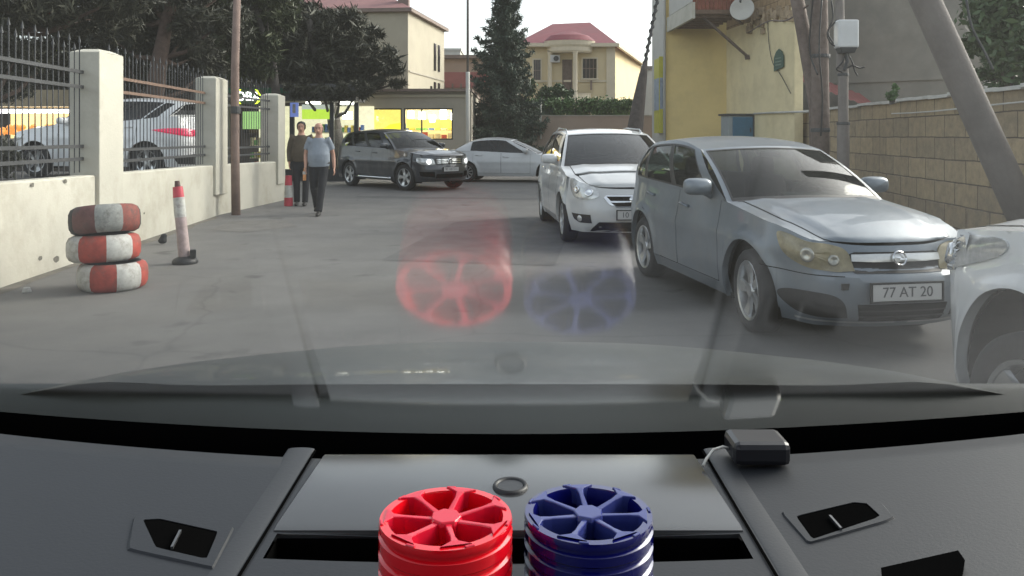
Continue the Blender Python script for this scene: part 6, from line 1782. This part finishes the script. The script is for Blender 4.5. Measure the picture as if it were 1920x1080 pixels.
# dashboard: a sheet with a slot left open behind the centre panel
xs = sorted(set([-.16, .155] + list(np.linspace(-.74, .74, 46))))
ds_ = sorted(set([.505, .536] + list(np.linspace(.12, .683, 24))))
b = MB(); idx = {}
sheet = [[(x, d, Z + dz(x, d) - (.03 * sstep(.655, .69, d) ** 1.0)) for d in ds_] for x in xs]
for i in range(len(xs) - 1):
    for j in range(len(ds_) - 1):
        xm, dm = (xs[i] + xs[i + 1]) / 2, (ds_[j] + ds_[j + 1]) / 2
        if -.16 < xm < .155 and .505 < dm < .536: continue
        b.quad(sheet[i][j], sheet[i + 1][j], sheet[i + 1][j + 1], sheet[i][j + 1])
db = own(b, 'dashboard', M['dash'], smooth=True, weld=True)
b = MB(); b.grid([[(x, .683, Z + dz(x, .683) - .02), (x, .683, Z - .36)] for x in np.linspace(-.74, .74, 20)]); b.grid([[(x, .683, Z - .345), (x, .80, Z - .345)] for x in np.linspace(-.74, .74, 20)]); b.grid([[(x * (1 - .06 * u_), .722 - .05 * (x / .74) ** 2 - u_, Z - .2735 + .028 * min(1.6, (x / .46) ** 2) * .98 - dz__) for u_, dz__ in ((0, 0), (0, .12))] for x in np.linspace(-.74, .74, 41)]); own(b, 'lower_gap', M['matte'])  # matte black sheets, the shade in this gap put in as colour
# slot
zz = Z - .2742
b = MB(); x0, x1, d0, d1 = -.16, .155, .505, .536
for q in (((x0, d0, zz), (x1, d0, zz), (x1, d0, zz - .05), (x0, d0, zz - .05)), ((x0, d1, zz), (x1, d1, zz), (x1, d1, zz - .05), (x0, d1, zz - .05)), ((x0, d0, zz), (x0, d1, zz), (x0, d1, zz - .05), (x0, d0, zz - .05)), ((x1, d0, zz), (x1, d1, zz), (x1, d1, zz - .05), (x1, d0, zz - .05)), ((x0, d0, zz - .05), (x1, d0, zz - .05), (x1, d1, zz - .05), (x0, d1, zz - .05))): b.quad(*q)
own(b, 'slot', M['matte'], db)
# raised centre panel, overhanging the slot
b = MB(); rows = []
hz2 = .0045
for d, h_ in ((.671, -.012), (.668, hz2 * .7), (.663, hz2), (.60, hz2), (.545, hz2), (.5385, hz2 * .8), (.537, hz2 * .2), (.5375, -.004)):
    rows.append([(x * (1.0 - .03 * (d - .54) / .13), d, Z - .2735 + h_) for x in np.linspace(-.163, .158, 22)])
b.grid(rows)
for e in (0, -1): b.add([r_[e] for r_ in rows], [tuple(range(len(rows)))])
pn = own(b, 'centre_panel', M['tray'], smooth=True, auto=40)
b = MB(); cx, cd = (957 - 960) / F_PX * .603, .603
b.lathe([(.0098, 0), (.0105, .002), (.0125, .0026), (.0135, .001), (.0138, 0)], 32, c=(cx, cd, Z - .2735 + hz2)); own(b, 'sensor_ring', M['black'], pn, smooth=True)
b = MB(); b.lathe([(0, .0012), (.0098, .0012)], 24, c=(cx, cd, Z - .2735 + hz2)); own(b, 'sensor_lens', M['dashl'], pn, smooth=True)
# side ribs
for x_ in (-.181, .176):
    b = MB(); rows = []
    for d in np.linspace(.14, .676, 20):
        zb_ = Z + dz(x_, d)
        rows.append([(x_ + .0115 * math.cos(a), d, zb_ - .001 + .0016 * math.sin(a)) for a in np.linspace(0, PI, 11)])
    b.grid(rows); b.add(rows[-1], [tuple(range(11))]); own(b, 'rib', M['dashl'], db, smooth=True, auto=60)
    b = MB(); e = .0135 if x_ < 0 else -.0135
    b.grid([[(x_ + e + q, d, Z + dz(x_, d) + .0006) for q in (-.0012, .0012)] for d in np.linspace(.14, .67, 12)]); own(b, 'seam', M['matte'], db)
# side vents
def on_dash(px, py):
    sl_ = (py - HZ) / F_PX; d = .55
    for _ in range(20):
        x = (px - 960) / F_PX * d; d = -dz(x, d) / sl_
    return Vector(((px - 960) / F_PX * d, d, Z + dz((px - 960) / F_PX * d, d)))
def vent(outer, inner, bar_):
    rc = lambda q: [tuple(a) for k_ in range(len(q)) for a in [np.array(q[k_]) * .86 + np.array(q[k_ - 1]) * .14, np.array(q[k_]) * .97 + np.array(q[k_ - 1]) * .015 + np.array(q[(k_ + 1) % len(q)]) * .015, np.array(q[k_]) * .86 + np.array(q[(k_ + 1) % len(q)]) * .14]]
    outer, inner = rc(outer), rc(inner)
    o_ = [on_dash(*p) for p in outer]; i_ = [on_dash(*p) for p in inner]; n_ = len(o_)
    b = MB(); up1, up2 = Vector((0, 0, .0014)), Vector((0, 0, .001))
    vs = [p for p in o_] + [p + up1 for p in [o.lerp(i, .12) for o, i in zip(o_, i_)]] + [p + up1 for p in i_] + [p + up2 for p in i_]
    b.add(vs, [(l * n_ + j, l * n_ + (j + 1) % n_, (l + 1) * n_ + (j + 1) % n_, (l + 1) * n_ + j) for l in range(3) for j in range(n_)])
    fr_ = own(b, 'air_vent', M['dash'], db, smooth=True, auto=30)
    b = MB(); b.add([p + Vector((0, 0, .0008)) for p in i_], [tuple(range(n_))]); own(b, 'vent_dark_fill', M['matte'], db)  # flat black face, paints the shaded depth of the vent
    p0, p1 = [on_dash(*p) + Vector((0, 0, .0022)) for p in bar_]
    b = MB(); b.bar(p0, p1, .0016, .002); own(b, 'vent_blade', M['tray'], db)
vent([(1462, 962), (1612, 931), (1655, 945), (1678, 972), (1662, 980), (1520, 1020), (1512, 1018)], [(1492, 971), (1600, 945), (1625, 947), (1650, 970), (1640, 976), (1526, 1014), (1520, 1010)], [(1556, 974), (1577, 998)])
vent([(250, 972), (292, 962), (440, 990), (430, 1010), (400, 1068), (390, 1066), (235, 1032)], [(268, 978), (300, 976), (408, 1000), (404, 1012), (388, 1050), (378, 1050), (292, 1030)], [(338, 1002), (322, 1034)])
# hood of the clock binnacle at the lower right
b = MB(); q0 = [on_dash(1655, 1078), on_dash(1795, 1046), on_dash(1806, 1062), on_dash(1800, 1100), on_dash(1660, 1130)]
b.add([p + Vector((0, 0, .004)) for p in q0] + [p - Vector((0, 0, .002)) for p in q0], [tuple(range(5))] + [(j, (j + 1) % 5, 5 + (j + 1) % 5, 5 + j) for j in range(5)]); own(b, 'side_binnacle', M['matte'], db, bevel=.001)

# receiver box with its lead
gp = Vector((.2015, .648, Z + dz(.2, .648)))
gt_ = thing('receiver_box', 'small black rounded square box with a thin lead, on the dashboard against the windscreen', 'receiver', gp)
b = MB(); b.box((0, 0, .0115), (.046, .036, .019)); b.build('case', mat('glossy_black_case', (.012, .012, .015), .35, var=.05, coat=.15), gt_, bevel=.005)
b = MB(); b.tube([(-.022, .0, .010), (-.028, -.001, .012), (-.036, -.002, .010), (-.043, -.006, .004), (-.047, -.012, .001)], .0012, 7); b.build('lead', M['coping'], gt_, smooth=True)

# air fresheners shaped like drums with a spoked lid
def clearish(m, w=.06):
    m.node_tree.nodes['Principled BSDF'].inputs['Transmission Weight'].default_value = w
    return m
def freshener(label, px, pyc, d, r, col, rimcol, dark, nsp, rot):
    x = (px - 960) / F_PX * d; zt = Z - (pyc - HZ) / F_PX * d
    zb_ = Z + dz(x, d)
    h = zt - zb_
    t = thing('air_freshener', label, 'air freshener', (x, d, zb_), 0, 'spoked drums on the dashboard')
    prof = [(r * .93, 0), (r * .97, .003)]
    z = .006
    lo = h - .004
    n_ = 5
    for i in range(n_):
        z0 = .006 + (lo - .006) * i / n_; z1 = .006 + (lo - .006) * (i + 1) / n_
        prof += [(r * 1.0, z0 + .001), (r * 1.0, z1 - .0035), (r * .955, z1 - .0025), (r * .955, z1 - .0008)]
    prof += [(r * .99, lo), (r * 1.0, h - .002), (r * .985, h), (r * .86, h), (r * .84, h - .003), (r * .83, h - .012), (r * .80, h - .020), (r * .78, .012), (0, .010)]
    b = MB(); b.lathe(prof, 64); b.build('drum', col, t, smooth=True, auto=35)
    b = MB(); b.lathe([(0, h + .0006), (r * .23, h + .0006), (r * .25, h - .002), (r * .22, h - .012), (0, h - .012)], 7, M=Matrix.Rotation(rot + PI / nsp, 3, 'Z'))
    for i in range(nsp):
        a = rot + 2 * PI * i / nsp
        e = Vector((math.cos(a), math.sin(a), 0)); n2 = Vector((-e.y, e.x, 0))
        vs = []
        for r_, w_, z_ in ((r * .14, r * .05, h - .001), (r * .62, r * .038, h + .0005), (r * .78, r * .06, h + .001), (r * .90, r * .23, h + .001)):
            for q, zq in ((-1, -.010), (-1, 0), (1, 0), (1, -.010)): vs.append(e * r_ + n2 * (q * w_) + Vector((0, 0, z_ + zq)))
        fs = [(q * 4 + j, q * 4 + j + 1, q * 4 + 5 + j, q * 4 + 4 + j) for q in range(3) for j in range(3)]
        b.add(vs, fs)
        # small block where the spoke meets the rim
        b.box(e * (r * .935) + n2 * (r * .19) + Vector((0, 0, h + .0002)), (r * .05, r * .15, .0012), a + .19)
    b.build('spoked_lid', rimcol, t, smooth=False, bevel=.0006)
    b = MB(); b.lathe([(r * .79, .013), (0, .013)], 32); b.build('gel_bottom', dark, t)
    b = MB(); b.lathe([(r * 1.003, .010), (r * 1.012, .012), (r * 1.003, .014)], 48); b.build('gold_ring', mat('dull_gold', (.5, .3, .06), .3, .7, var=.1), t, smooth=True)
freshener('red drum-shaped air freshener with a spoked wheel lid on the dashboard', 836, 968, .4425, .0375,
          clearish(mat('gloss_red', (.72, .004, .012), .14, var=.08, coat=.5, spec=.5)), mat('red_lid', (.58, .010, .035), .22, var=.08, spec=.5), mat('red_inside', (.25, .003, .004), .5, var=.1), 7, R(78))
freshener('blue drum-shaped air freshener with a spoked wheel lid on the dashboard', 1103, 960, .46, .0375,
          clearish(mat('gloss_blue', (.004, .005, .10), .14, var=.08, coat=.5, spec=.5)), mat('blue_lid', (.032, .042, .175), .22, var=.08, spec=.5), mat('blue_inside', (.004, .005, .07), .5, var=.1), 7, R(95))
